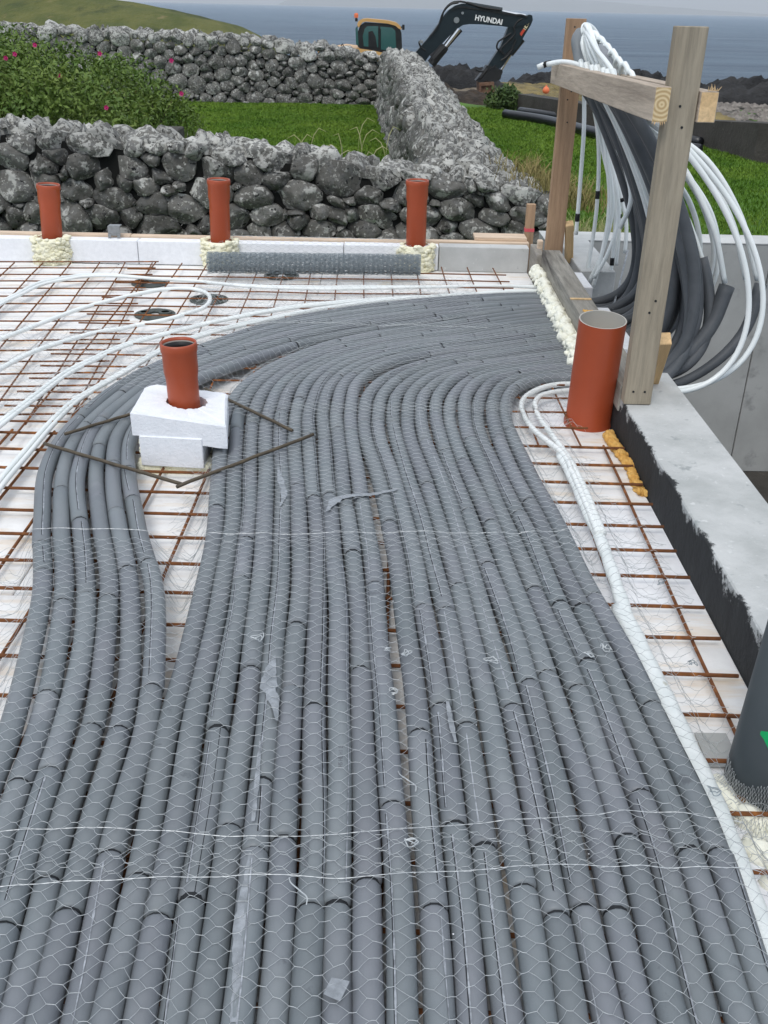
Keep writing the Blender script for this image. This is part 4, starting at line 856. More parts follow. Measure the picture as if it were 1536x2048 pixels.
pexpipe(offs(D, .0095), 'upper white pipe of the pair closest to the grey pipes at the left', gA, world=True); pexpipe(offs(D, -.0095), 'lower white pipe of the pair closest to the grey pipes at the left', gA, world=True)
# right-hand pair, sleeved
W1 = [(1150, 766), (1100, 770), (1062, 784), (1044, 802), (1048, 830), (1068, 860), (1098, 886), (1126, 910), (1150, 960), (1172, 1010), (1196, 1070)]
W2 = [(1150, 780), (1108, 784), (1080, 792), (1070, 808), (1082, 838), (1102, 865), (1120, 890), (1137, 915), (1160, 960), (1182, 1010), (1206, 1070)]
def warc(P, y0, xm, yq, zt=1.08):
    a = bez((1.02, y0, .06), (1.02 + (xm - 1.0) / .74, y0 + .02, -.05), (1.03 + (xm - 1.0) / .76, lerp(y0, yq, .5), .66), (.90, yq, zt), 44); return a
def surf(P, z): return [G(px, py, z) for px, py in P]
p1 = np.vstack([warc(None, 3.64, 1.47, 3.86)[::-1], [[.86, 3.65, .07]], surf(W1, .045)]); p2 = np.vstack([warc(None, 3.60, 1.40, 3.80)[::-1], [[.86, 3.60, .07]], surf(W2, .045)])
pexpipe(p1, 'bare white pipe looping out of the pit and round the large orange pipe, outer bend', 'pair of bare white pipes by the large orange pipe', r=.011, world=True)
pexpipe(p2, 'bare white pipe looping out of the pit and round the large orange pipe, inner bend', 'pair of bare white pipes by the large orange pipe', r=.011, world=True)
ws = thing('white_sleeved_pipe', 'white wrapped pipe run along the right edge of the grey pipes, under the netting', 'white pipe')
SL1 = [(1122, 905), (1150, 960), (1175, 1018), (1202, 1075), (1222, 1130), (1245, 1200), (1256, 1232)]
SL2 = [(1236, 1205), (1262, 1250), (1290, 1310), (1330, 1390), (1372, 1478), (1420, 1580), (1460, 1680), (1500, 1790), (1540, 1900), (1590, 2060)]
Q = spline(surf(SL1, .047), .03); m = MB(); m.tube(Q, .0185 + .0014 * np.sin(np.arange(len(Q)) * 1.3), 12); m.v[-1][:, 2] = .028 + (m.v[-1][:, 2] - .028) * .6; m.build('sleeve', M['white_sleeve'], ws, smooth=True); WH.append((Q, .02))
Q = spline(surf(SL2, .047), .03); m = MB(); rr = .0245 + .001 * np.sin(np.arange(len(Q)) * 1.7); rr[0] = .016; rr[1] = .024; m.tube(Q, rr, 14); m.v[-1][:, 2] = .026 + (m.v[-1][:, 2] - .026) * .55; m.build('sleeve', M['white_sleeve'], ws, smooth=True); WH.append((Q, .027))

# ------------------------------------------------------------------ timber frame over the opening
def timber(name, a, b, w, t, mt, label=None, cat=None, parent=None, end=None, up=(0, 0, 1), bev=.0025, group=None):
    a = Vector(a); b = Vector(b); d = b - a; L = d.length; m = MB(); m.box((-w / 2, -t / 2, 0), (w / 2, t / 2, L), bev)
    me = m.mesh(name); me.materials.append(mt); o = put(name, me, parent, None, label, cat, group); z = d.normalized(); x = Vector(up).cross(z)
    if x.length < 1e-3: x = Vector((1, 0, 0))
    x.normalize(); y = z.cross(x); o.matrix_world = Matrix(((x[0], y[0], z[0], a[0]), (x[1], y[1], z[1], a[1]), (x[2], y[2], z[2], a[2]), (0, 0, 0, 1))); return o
def nails(par, pts, r=.004):
    for p in pts: m = MB(); m.lathe([(0, -.002), (r, -.002), (r, .0), (0, .0)], p, (0, -1, 0), 8); m.build('nail_head', M['ring'], par)
npost = thing('timber_post', 'near weathered grey timber post standing on the concrete wall behind the large orange pipe', 'post')
m = MB(); m.box((.858, 3.205, .152), (.952, 3.255, 1.338), .0025); m.build('post', M['wood_v'], npost)
nails(npost, [(.885, 3.203, .20), (.925, 3.203, .20), (.90, 3.203, 1.12), (.915, 3.203, 1.06), (.915, 3.203, .52), (.90, 3.203, .48)])
fpost = thing('timber_post', 'far brown timber post at the other end of the frame, white pipes hooked over it', 'post')
m = MB(); m.box((.915, 5.505, .15), (1.012, 5.555, 1.338), .0025); m.build('post', M['wood_v2'], fpost); nails(fpost, [(.955, 5.503, 1.30), (.97, 5.503, 1.0), (.955, 5.503, .96), (.965, 5.503, .85)])
fb = thing('cross_beam', 'near pale cross beam nailed to the left side of both posts, growth rings on its end', 'beam')
timber('beam', (.8315, 3.16, 1.127), (.889, 5.56, 1.083), .048, .098, M['wood_z'], parent=fb)
e = MB(); e.box((-.0225, -.0465, -.0012), (.0225, .0465, -.0002), 0); eo = timber('end_grain', (.8315, 3.1585, 1.127), (.8315, 3.1595, 1.127), .044, .094, M['endgrain'], parent=fb, bev=0)
rbm = thing('cross_beam', 'rear cross beam nailed to the right side of both posts, with a splintered end', 'beam')
timber('beam', (.981, 3.19, 1.120), (1.041, 5.58, 1.075), .055, .088, M['wood_z'], parent=rbm); timber('end_grain', (.981, 3.1885, 1.120), (.981, 3.1895, 1.120), .05, .083, M['wood_new'], parent=rbm, bev=0)
m = MB()
for k in range(9): a = np.array([.975 + .0035 * k, 3.19, 1.166]); m.tube([a, a + [RNG.normal(0, .005), -.004, RNG.uniform(.006, .02)]], [.0018, .0005], 4)
for k in range(8): a = np.array([.812 + .005 * k, 3.16, 1.079]); m.tube([a, a + [RNG.normal(0, .003), -.004, -RNG.uniform(.004, .012)]], [.0016, .0005], 4)
m.build('splinters', M['wood_new'], rbm, kind='stuff')
tb = thing('timber_beam', 'dirty grey timber beam lying over the pipe opening between the two posts', 'beam')
timber('beam', (.905, 3.27, .150), (.936, 5.44, .150), .098, .098, M['wood_zd'], parent=tb)
m = MB(); a = G(1136, 591, .2) + [.02, 0, .0]; m.box((.868, 4.405, .1995), (.965, 4.422, .205), .001); m.build('wood_strip', M['wood_new'], tb)
m = MB()
for k in range(26): c = np.array([RNG.uniform(.895, .955), RNG.normal(4.20, .012), .2]); m.lathe([(0, 0), (.006, 0), (.004, .006), (0, .008)], c, sides=5)
m.build('foam_residue', M['foam_y'], tb, kind='stuff')
struct_box('timber_offcut', (.862, 5.45, .0), (.905, 5.73, .17), M['wood_dirty'], 'short dark timber piece under the far end of the beam', 'timber')
struct_box('timber_block', (.885, 5.60, .14), (.915, 5.64, .215), M['wood_x'], 'small pale timber block left of the far post foot', 'timber block')
timber('wedge_block', (1.075, 5.63, .10), (1.035, 5.52, .33), .05, .045, M['wood_new'], 'fresh yellow timber piece leaning on the far post', 'timber block', up=(1, 0, 0))
timber('wedge_block', (1.02, 3.50, .10), (.985, 3.28, .37), .05, .05, M['wood_new'], 'fresh yellow timber piece wedged behind the near post foot', 'timber block', up=(1, 0, 0))
stk = thing('timber_stake', 'short brown timber stake with a pink paint band by the far corner of the floor', 'stake')
m = MB(); m.box((.862, 5.99, -.1), (.915, 6.03, .345), .002); m.build('stake', M['wood_v2'], stk); m = MB(); m.box((.8605, 5.9885, .185), (.9165, 6.0315, .205), 0); m.build('paint_band', M['pink'], stk)
struct_box('foam_offcut', (.992, 3.90, .02), (1.075, 4.52, .135), M['eps'], 'larger white polystyrene piece beside the timber beam over the pipes', 'foam piece')
struct_box('foam_offcut', (1.0, 4.95, -.02), (1.085, 5.27, .12), M['eps'], 'smaller white polystyrene piece near the far end of the beam', 'foam piece')
struct_box('foam_offcut', (.992, 4.55, .03), (1.03, 4.94, .10), M['eps'], 'thin white polystyrene strip between the two larger pieces', 'foam piece')

# ------------------------------------------------------------------ spray foam
import bmesh
_b = bmesh.new(); bmesh.ops.create_icosphere(_b, subdivisions=2, radius=1); ICO = np.array([v.co[:] for v in _b.verts]); ICOF = np.array([[v.index for v in f.verts] for f in _b.faces]); _b.free()
def blob(m, c, r, sq=(1, 1, 1), nz=.25):
    V = ICO * (1 + nz * vnoise(ICO * 1.7 + RNG.uniform(0, 50), 1.))[:, None] * r * np.array(sq) + np.array(c); m.addn(V, ICOF)
def collar(m, c, r0, z0, z1, n=90, rb=.017, sx=1.25):
    n = int(n * 2.6); rb = rb * .80; m.lathe([(0, z0), (r0 * 1.05, z0), (r0 * 1.05, z1 - .015), (r0 * .9, z1)], c, sides=16)
    for k in range(n):
        a = RNG.uniform(0, 2 * math.pi); z = RNG.uniform(z0, z1); blob(m, (c[0] + math.cos(a) * r0 * sx * RNG.uniform(.86, .98), c[1] + math.sin(a) * r0 * RNG.uniform(.9, 1.0), z), rb * RNG.uniform(.6, 1.25), (1.25, 1, .8), .5)
def socket_pipe(parent, base, R, H, axis=(0, 0, 1), socket=True, inner='orange_in'):
    ax = Vector(axis).normalized(); m = MB()
    if socket:
        prof = [(R, 0), (R, H - .125), (R * 1.02, H - .115), (R * 1.085, H - .095), (R * 1.085, H - .035), (R * 1.14, H - .028), (R * 1.16, H - .016), (R * 1.14, H - .006), (R * 1.11, H), (R * 1.04, H), (R * 1.02, H - .01)]
        inn = [(R * 1.02, H - .01), (R * 1.0, H - .03), (R * .98, H - .14), (R * .98, H - .2), (0, H - .2)]; rim = [(R * 1.0, H - .014), (R * .86, H - .022), (R * .86, H - .034), (R * 1.0, H - .036)]
    else:
        prof = [(R * 1.06, -.004), (R * 1.07, .012), (R, .02), (R, H)]; inn = [(R * .945, H), (R * .945, H - .2), (0, H - .2)]; rim = [(R, H), (R * .97, H + .0006), (R * .945, H)]
    m.lathe(prof, base, ax, 40); o = m.build('pipe_wall', M['orange'], parent, smooth=True)
    m = MB(); m.lathe(inn, base, ax, 40); m.build('pipe_bore', M[inner], parent, smooth=True)
    m = MB(); m.lathe(rim, base, ax, 40); m.build('seal_ring' if socket else 'cut_rim', M['ring'] if socket else M['orange_in'], parent, smooth=True)
    return o
far = [((87, 478), (96, 368), 'leftmost of the three orange pipes rising from foam collars at the far edge'), ((441, 478), (437, 358), 'middle one of the three far orange pipes, at the left end of the wire roll'), ((832, 482), (835, 360), 'rightmost of the three far orange pipes, at the right end of the wire roll')]
for (b_, t_px, lb) in far:
    yb = 5.78; b = AY(b_[0] + (18 if b_[0] < 100 else 0), b_[1], yb); tpt = AY(*t_px, yb); d = tpt - b; d[1] = 0; dn = d / d[2]; base = b - dn * (b[2] + .05); H = np.linalg.norm(tpt - base)
    t_ = thing('drain_pipe', lb, 'orange pipe', 'orange drain pipes along the far edge'); socket_pipe(t_, base, .0575, H, d)
    m = MB(); cc = base + dn * .06; collar(m, (b[0], yb - .035, 0), .082, .0, .148, 130, .017); m.build('foam_collar', M['foam'], t_, smooth=True)
# pipe in the polystyrene block
bp = thing('drain_pipe', 'orange socket pipe standing up through the white polystyrene block', 'orange pipe')
base = np.array([-.640, 3.01, 0]); top = AY(361, 684, 3.03); socket_pipe(bp, (base[0], base[1] + .02, .05), .0515, top[2] - .05, (-.02, 0, 1))
blk = thing('foam_block', 'white polystyrene block with a round hole and notched corners around the orange socket pipe', 'foam block')
cx, cy = base[0] + .003, base[1] + .02
def block():
    T = .205; x0, x1 = -.787, -.484; y0, y1 = 2.885, 3.15; m = MB(); nA = 48; c = np.array([cx + .004, cy - .008]); R = .066
    ring = []; out = []
    corner = [(x0, y0 + .004), (x1 + .004, y0 - .022), (x1 - .032, y1 - .01), (x0 - .004, y1)]; corner = [np.array(q) for q in corner]
    def outline(a):
        d = np.array([math.cos(a), math.sin(a)]); best = 9
        for k in range(4):
            p, q = corner[k], corner[(k + 1) % 4]; e = q - p; den = d[0] * e[1] - d[1] * e[0]
            if abs(den) > 1e-9:
                t = ((p[0] - c[0]) * e[1] - (p[1] - c[1]) * e[0]) / den; u = ((p[0] - c[0]) * d[1] - (p[1] - c[1]) * d[0]) / den
                if t > 0 and -.001 <= u <= 1.001: best = min(best, t)
        return best
    ang = np.sort(np.concatenate([np.arange(nA) / nA * 2 * math.pi, [math.atan2(*(k - c)[::-1]) % (2 * math.pi) for k in corner]])); nA = len(ang); V = []
    cr = .93
    lev = [(T - .0, 0, R), (T, 1, None), (T - .006, 2, None), (.155, 2, None)]
    hole = [(c[0] + (R + .002 * RNG.normal()) * math.cos(a), c[1] + (R + .003 * RNG.normal()) * math.sin(a)) for a in ang]; ro = []
    for a in ang:
        o = outline(a); ro.append(min(o, .182) if math.sin(a) > 0 else o)          # rounds the far corners
    ro = np.array(ro); ca, sa = np.cos(ang), np.sin(ang)
    V += [(h[0], h[1], .02) for h in hole]; V += [(h[0], h[1], T + RNG.normal(0, .001)) for h in hole]
    V += [(c[0] + (r - .007) * x, c[1] + (r - .007) * y, T + RNG.normal(0, .0008)) for r, x, y in zip(ro, ca, sa)]
    V += [(c[0] + r * x, c[1] + r * y, T - .008) for r, x, y in zip(ro + RNG.normal(0, .0008, nA), ca, sa)]
    V += [(c[0] + r * x, c[1] + r * y, .122 + RNG.normal(0, .0015)) for r, x, y in zip(ro, ca, sa)]
    V += [(c[0] + r * .6 * x, c[1] + r * .6 * y, .122) for r, x, y in zip(ro, ca, sa)]
    j = np.arange(nA); k = (j + 1) % nA
    for L in range(5): m.f += np.stack([L * nA + j, L * nA + k, (L + 1) * nA + k, (L + 1) * nA + j], -1).tolist()
    V = np.array(V); V[:, 2] -= np.where(V[:, 2] > .03, (V[:, 0] - x0) * .10 - .012, 0); m.v.append(V); m.n += len(V)
    m.build('upper_block', M['eps_block'], blk)
    T_ = 0; m = MB(); m.box((x0 + .022, y0 - .0035, .030), (x1 - .076, y1 - .05, .135), .003, .0008); q = m.v[-1]; q[:, 1] -= np.where(q[:, 1] < y0 + .02, (q[:, 0] - x0) / (x1 - x0) * .021, 0); m.build('lower_block', M['eps_block'], blk)
    m = MB()
    for q in range(120):
        s_ = RNG.uniform(0, 1); f_ = RNG.choice(4, p=[.55, .2, .05, .2]); X = lerp(x0 + .015, x1 - .07, s_); Y = y0 + .012
        if f_ == 1: X, Y = x0 + .016, lerp(y0, y1 - .1, s_)
        if f_ == 3: X, Y = x1 - .074, lerp(y0, y1 - .1, s_)
        if f_ == 2: Y = y1 - .05
        blob(m, (X, Y, RNG.uniform(.002, .026)), .015 * RNG.uniform(.7, 1.2), (1, .7, 1), .2)
    for q in range(16): blob(m, (x0 + .020, y0 + .018 + RNG.uniform(0, .03), RNG.uniform(.04, .11)), .009, (.8, 1, 1), .2)
    m.build('foam_base', M['foam'], blk, smooth=True, kind='stuff')
block()
for k, (a, b, lb) in enumerate((((88, 887), (362, 968), 'brown steel rod lying left and in front of the white block'), ((353, 973), (627, 869), 'brown steel rod lying right and in front of the white block'),
                   ((130, 868), (268, 826), 'brown steel rod sticking out behind the left side of the white block'), ((452, 797), (584, 861), 'brown steel rod sticking out behind the right side of the white block'))):
    z = .093; A_ = G(*a, z); B_ = G(*b, z + .004 * (k == 1)); d = (B_ - A_)
    if k == 2: B_ = A_ + d * 1.35
    if k == 3: A_ = B_ - d * 1.35
    m = MB(); m.tube(np.linspace(A_, B_, 12) + RNG.normal(0, .0006, (12, 3)), .0058, 8); m.build('steel_rod', M['rod'], label=lb, cat='steel rod', group='four steel rods around the white block', smooth=True)
# large orange pipe, leaning a little
lp = thing('drain_pipe', 'large plain orange pipe standing against the concrete wall, wider than the other orange pipes', 'orange pipe')
a = (AX(1162, 640, .7)); socket_pipe(lp, (.784, 3.40, .0), .083, .415, (-.005, -.12, 1), socket=False)
# dark grey pipe, front right
dp = thing('dark_pipe', 'dark grey plastic pipe with green tape at the right edge of the photo', 'grey pipe')
m = MB(); m.lathe([(.083, -.01), (.083, .52), (.078, .52), (.078, .3), (0, .3)], (.787, 1.475, .0), (.05, .02, 1), 40); m.build('pipe_wall', M['darkpipe'], dp, smooth=True)
m = MB(); V = []; n = 10
zt_ = AY(1526, 1482, 1.408)[2]
for i in range(n):
    a = math.radians(-146 + i * 7); zlo = zt_ - .004 - .009 * min(i, 4) + .003 * (i % 2); zhi = zt_ + .004 + .008 * min(i, 4) - .003 * (i % 3)
    for z in (zlo, zhi): V.append(np.array([.787 + .05 * z + .0838 * math.cos(a), 1.475 + .02 * z + .0838 * math.sin(a), z]))
m.add(V, [(2 * i, 2 * i + 2, 2 * i + 3, 2 * i + 1) for i in range(n - 1)]); m.build('green_tape', M['green'], dp)
m = MB()
for k in range(110): a = RNG.uniform(math.pi * .9, math.pi * 1.9); blob(m, (.80 + math.cos(a) * .10 * RNG.uniform(.8, 1.15), 1.46 + math.sin(a) * .105 * RNG.uniform(.8, 1.15), RNG.uniform(-.004, .012)), .022 * RNG.uniform(.6, 1.2), (1.1, 1, .6))
for k in range(50): blob(m, (.70 + RNG.uniform(0, .12), 1.28 + RNG.uniform(-.05, .08), RNG.uniform(-.006, .004)), .022, (1, 1, .5))
m.build('foam_collar', M['foam_w'], dp, smooth=True)
m = MB(); c = G(1492, 1592, .022)
for k in range(7): blob(m, c + [RNG.normal(0, .012), RNG.normal(0, .008), 0], .006, (1, 1, .5))
m.build('mud_stain', M['stain'], dp)
m = MB(); c = G(1428, 1500, .0); m.box((c[0] - .028, c[1] - .055, .0015), (c[0] + .04, c[1] + .05, .004), 0); m.build('grey_membrane_scrap', M['conc_pit'], label='grey scrap of membrane on the floor at the foot of the dark pipe', cat='scrap')
# foam packed under the timber beam, yellow foam strip
m = MB()
for k in range(330):
    y = RNG.uniform(3.72, 5.42); t_ = (y - 3.7) / 1.7; blob(m, (lerp(.835, .868, t_) - abs(RNG.normal(0, .016)), y, RNG.uniform(.075, .115)), .022 * RNG.uniform(.55, 1.25), (1.0, 1, .85), .35)
for k in range(120):
    y = RNG.uniform(3.72, 5.42); t_ = (y - 3.7) / 1.7; L_ = RNG.uniform(.02, .055); c = np.array([lerp(.835, .868, t_), y, .095])
    m.tube(spline([c, c + [-L_ * .6, RNG.normal(0, .01), -.005], c + [-L_, RNG.normal(0, .015), -.022]], n=5), [.013, .013, .011, .009, .004], 7)
m.box((.845, 3.75, .06), (.885, 5.42, .11), 0)
m.build('spray_foam', M['foam_w'], label='lumpy cream spray foam squeezed out below the left side of the timber beam', cat='spray foam', smooth=True)
m = MB()
for k in range(900): t_ = RNG.uniform(0, 1); p = lerp(np.array([.838, 3.27, .010]), np.array([.852, 2.79, .004]), t_) + np.array([-.006 * math.sin(t_ * 9), 0, 0]); blob(m, p + [RNG.normal(0, .006), 0, RNG.uniform(-.004, .012)], .011 * RNG.uniform(.6, 1.2) * (1.1 - .4 * t_), (.9, 1.5, .8), .2)
m.build('yellow_foam_strip', M['foam_y'], label='yellow spray foam strip along the foot of the concrete wall by the large orange pipe', cat='spray foam', smooth=True)
# ------------------------------------------------------------------ white pipes on the frame
gH = 'bare white pipe ends hanging in front of the right lawn'
hang = [(1168, 1152, 250, 470, 5.22, 'white pipe end hanging straight down beside the far post, its tip above the pit wall'), (1196, 1172, 270, 560, 5.35, 'leftmost white pipe of the hanging bunch, with a black tape band half way down'),
        (1206, 1216, 300, 440, 5.3, 'white pipe crossing behind the bunch, second from the left'), (1218, 1178, 330, 562, 5.28, 'white pipe in the middle of the bunch curving in towards the opening'),
        (1226, 1222, 350, 545, 5.32, 'white pipe hanging in the bunch with a black clip near its foot'), (1236, 1232, 370, 530, 5.36, 'white pipe on the right of the bunch, partly behind the grey pipes'),
        (1230, 1188, 360, 556, 5.2, 'second white pipe curving in towards the opening from the bunch'), (1242, 1250, 390, 505, 5.3, 'short white pipe end just left of the darkest grey pipe'), (1212, 1186, 310, 575, 5.25, 'white pipe reaching lowest in the bunch, near the foam pieces')]
TIPS = []
for k, (xa, xb, ya, yb, Yh, lb) in enumerate(hang):
    p0 = AY(xa, ya, Yh); tip = AY(xb, yb, Yh); px = xa + (6 if k else -2); mid = AY(lerp(xa, xb, .45) + (0 if k == 0 else RNG.uniform(4, 14)), lerp(ya, yb, .5), Yh)
    if k in (3, 6, 8): mid = AY(xa + 6, lerp(ya, yb, .42), Yh); m2 = AY(lerp(xa, xb, .45), lerp(ya, yb, .8), Yh - .02); tail = [mid, m2, tip]
    else: tail = [mid, tip]
    tq = 4.25 + .09 * k; s0 = np.array([.93 + .004 * k, tq, 1.11])
    crest = [np.array([.912 + .005 * (k % 4), lerp(tq, 5.05, .5), 1.222 + .006 * (k % 5)]), np.array([.925 + .006 * (k % 3), 5.06, 1.285 + .010 * (k % 4)]), np.array([.972 + .004 * k, 5.26, 1.16])]
    P = [s0 + [.02, -.02, -.1], s0] + crest + [p0] + tail
    o = pexpipe(P, lb, gH, r=.0105, world=True, step=.025)
    Q = spline(P, .01); L = arclen(Q)
    def band(par, f, ln=.03, rr=.0122):
        s_ = f * L[-1]; q = (L > s_ - ln / 2) & (L < s_ + ln / 2)
        if q.sum() > 1: m = MB(); m.tube(Q[q], rr, 10); m.build('tape_band', M['black_tape'], par, smooth=True)
    if k in (0, 1, 4, 5, 7, 2): band(o, {0: .955, 1: .80, 4: .97, 5: .86, 7: .83, 2: .90}[k], {0: .05, 1: .045, 4: .05}.get(k, .03))
# curled loop on top and the end sticking out left
Yl = 5.2
P = [AY(px, py, Y) for px, py, Y in ((1235, 175, 4.6), (1205, 130, 4.8), (1180, 90, 5.0), (1166, 60, 5.1), (1170, 49, 5.15), (1186, 56, 5.2), (1200, 78, 5.2), (1214, 115, 5.1), (1232, 150, 4.9), (1250, 190, 4.7))]
pexpipe(P, 'white pipe making the topmost narrow loop above the cross beams', 'white pipes heaped on the frame', r=.0115, world=True, step=.02)
P = [AY(px, py, Y) for px, py, Y in ((1212, 180, 4.7), (1196, 155, 4.8), (1178, 140, 4.95), (1150, 126, 5.15), (1120, 123, 5.3), (1095, 128, 5.35))]
o = pexpipe(P, 'white pipe end with a black tape band poking out left over the near cross beam', 'white pipes heaped on the frame', r=.0125, world=True, step=.02)
P = [AY(px, py, 5.36) for px, py in ((1102, 126), (1092, 128), (1086, 131))]; m = MB(); m.tube(P, .0145, 10); m.build('tape_band', M['black_tape'], o, smooth=True)
P = [AY(px, py, 5.36) for px, py in ((1092, 128), (1084, 131), (1075, 135))]; m = MB(); m.tube(P, .0135, 10); m.build('pipe_tip', M['pex'], o, smooth=True)
for k in range(7):
    x0_ = 1188 + 12 * k; yt = 62 + 13 * k; w_ = 9 - k; P = [AY(px, py, Y) for px, py, Y in ((x0_ + 44, yt + 118, 4.75 - .09 * k), (x0_ + 14 + w_, yt + 46, 4.82 - .09 * k), (x0_ + 1, yt + 2, 4.88 - .09 * k), (x0_ - 4 - w_ * .5, yt + 22, 4.93 - .09 * k), (x0_ + 6, yt + 74, 4.96 - .09 * k), (x0_ + 26, yt + 124, 4.96 - .09 * k))]
    pexpipe(P, ['white pipe crest second from the top of the heap', 'white pipe crest third from the top of the heap', 'white pipe crest in the middle of the heap, left of the grey sleeve', 'white pipe crest beside the grey sleeve on the frame', 'white pipe crest right of the grey sleeve on the frame', 'low white pipe crest near the rear cross beam', 'lowest white pipe crest at the right end of the heap'][k], 'white pipes heaped on the frame', r=.0115, world=True, step=.02)
for k, (pts, lb) in enumerate(((((1222, 175, 4.55), (1216, 140, 4.6), (1207, 105, 4.7), (1200, 98, 4.8)), 'grey foam sleeve end resting among the white pipes above the cross beam'), (((1166, 150, 5.1), (1157, 110, 5.2), (1153, 80, 5.25), (1160, 66, 5.3)), 'grey foam sleeve end beside the far post above the cross beam'))):
    m = MB(); m.tube(spline([AY(px, py, Y) for px, py, Y in pts], .02), .026, 14); m.build('foam_sleeve', M['sleeve'], label=lb, cat='foam sleeve', smooth=True)
# outer white arcs coming out of cut sleeves
outer = [((1515, 562), (1480, 430), (1415, 320), (1340, 262), (1300, 235), 3.95, 'white pipe on the far right arc, coming out of the cut grey sleeve'), ((1450, 564), (1428, 460), (1375, 350), (1325, 285), (1290, 250), 4.0, 'white pipe arc leaving the second cut grey sleeve'),
         ((1418, 560), (1428, 500), (1400, 400), (1340, 310), (1270, 235), 4.15, 'white pipe arc inside the two cut sleeves'), ((1335, 600), (1362, 500), (1350, 420), (1318, 350), (1262, 240), 4.3, 'short inner white pipe arc close behind the near post'),
         ((1492, 560), (1462, 440), (1402, 335), (1335, 270), (1298, 240), 3.97, 'white pipe arc running close inside the far right one'), ((1392, 640), (1436, 530), (1424, 430), (1360, 330), (1282, 240), 4.08, 'white pipe arc lying on the thick grey sleeves'),
         ((1378, 610), (1400, 500), (1382, 410), (1332, 330), (1268, 236), 4.2, 'white pipe arc in the middle of the grey arcs right of the near post'), ((1240, 455), (1262, 400), (1252, 340), (1228, 280), (1205, 222), 4.7, 'white pipe strand between the dark grey arcs left of the near post'),
         ((1300, 520), (1312, 440), (1296, 370), (1262, 300), (1228, 230), 4.5, 'white pipe strand close beside the left edge of the near post')]
for k, (a, b, c, d, e_, Y, lb) in enumerate(outer):
    P = [AY(*a, Y), AY(*b, Y), AY(*c, Y + .05), AY(*d, Y + .12), AY(*e_, Y + .2), np.array([.925, Y + .25, 1.10]), np.array([.92, Y + .35, 1.16])]; pexpipe(P, lb, 'white pipe arcs over the pit', r=.0115, world=True)
for k, (pts, Y, lb) in enumerate(((((1310, 748), (1370, 712), (1420, 655), (1454, 572)), 4.0, 'grey foam sleeve with an open cut end, inner one of two over the pit'), (((1350, 768), (1430, 725), (1490, 660), (1522, 568)), 3.95, 'grey foam sleeve with an open cut end, outer one of two over the pit'))):
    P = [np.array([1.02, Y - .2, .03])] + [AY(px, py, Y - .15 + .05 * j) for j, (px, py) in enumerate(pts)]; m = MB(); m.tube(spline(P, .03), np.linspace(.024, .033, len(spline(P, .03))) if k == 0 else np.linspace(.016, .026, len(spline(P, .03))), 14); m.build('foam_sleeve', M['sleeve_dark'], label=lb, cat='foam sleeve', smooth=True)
# clear tape tying the pipes in the opening
m = MB(); P = spline([G(1225, 618, .07), G(1236, 580, .10), G(1246, 540, .15), G(1256, 500, .22)], .02); seam_strip(m, P, .004, math.pi / 2, .012); m.build('tape_strip', M['tape'], label='strip of clear tape across the grey pipes in the pit opening', cat='tape')

# ------------------------------------------------------------------ wire netting
HX0, HY0, RES = -2.3, .55, .008; HW, HH = int(3.5 / RES), int(5.4 / RES); HF = np.zeros((HH, HW))
def stamp(P, r, z_is_centre=True):
    P = np.asarray(P); s = arclen(P); m_ = max(2, int(s[-1] / .006)); t_ = np.linspace(0, s[-1], m_); Q = np.stack([np.interp(t_, s, P[:, i]) for i in range(3)], 1); k = int(r / RES) + 1
    for dx in range(-k, k + 1):
        for dy in range(-k, k + 1):
            ix = ((Q[:, 0] - HX0) / RES).astype(int) + dx; iy = ((Q[:, 1] - HY0) / RES).astype(int) + dy; ok = (ix >= 0) & (ix < HW) & (iy >= 0) & (iy < HH)
            d2 = (HX0 + (ix + .5) * RES - Q[:, 0])**2 + (HY0 + (iy + .5) * RES - Q[:, 1])**2; h = Q[:, 2] + np.sqrt(np.clip(r * r - d2, 0, None)); ok &= d2 < r * r
            np.maximum.at(HF, (iy[ok], ix[ok]), h[ok])
for P in PIPEPTS: stamp(P, R0)
for Q, r in WH: stamp(Q[(Q[:, 2] < .15)], r) if (Q[:, 2] < .15).sum() > 3 else None
for a, b, zt in GMESH: stamp(np.array([[a[0], a[1], zt - .004], [b[0], b[1], zt - .004]]), .009)
def boxf(A, k, f):
    out = A.copy()
    for ax in (0, 1):
        B = out.copy(); acc = B.copy()
        for d in range(1, k + 1):
            for s_ in (-d, d): acc = f(acc, np.roll(B, s_, ax))
        out = acc if f is np.maximum else acc / (2 * k + 1)
    return out
HN = boxf(HF, 2, np.maximum); HN = boxf(HN, 2, np.add)
def hat(x, y, A=HN):
    fx = np.clip((x - HX0) / RES - .5, 0, HW - 2); fy = np.clip((y - HY0) / RES - .5, 0, HH - 2); ix = fx.astype(int); iy = fy.astype(int); fx -= ix; fy -= iy
    return A[iy, ix] * (1 - fx) * (1 - fy) + A[iy, ix + 1] * fx * (1 - fy) + A[iy + 1, ix] * (1 - fx) * fy + A[iy + 1, ix + 1] * fx * fy
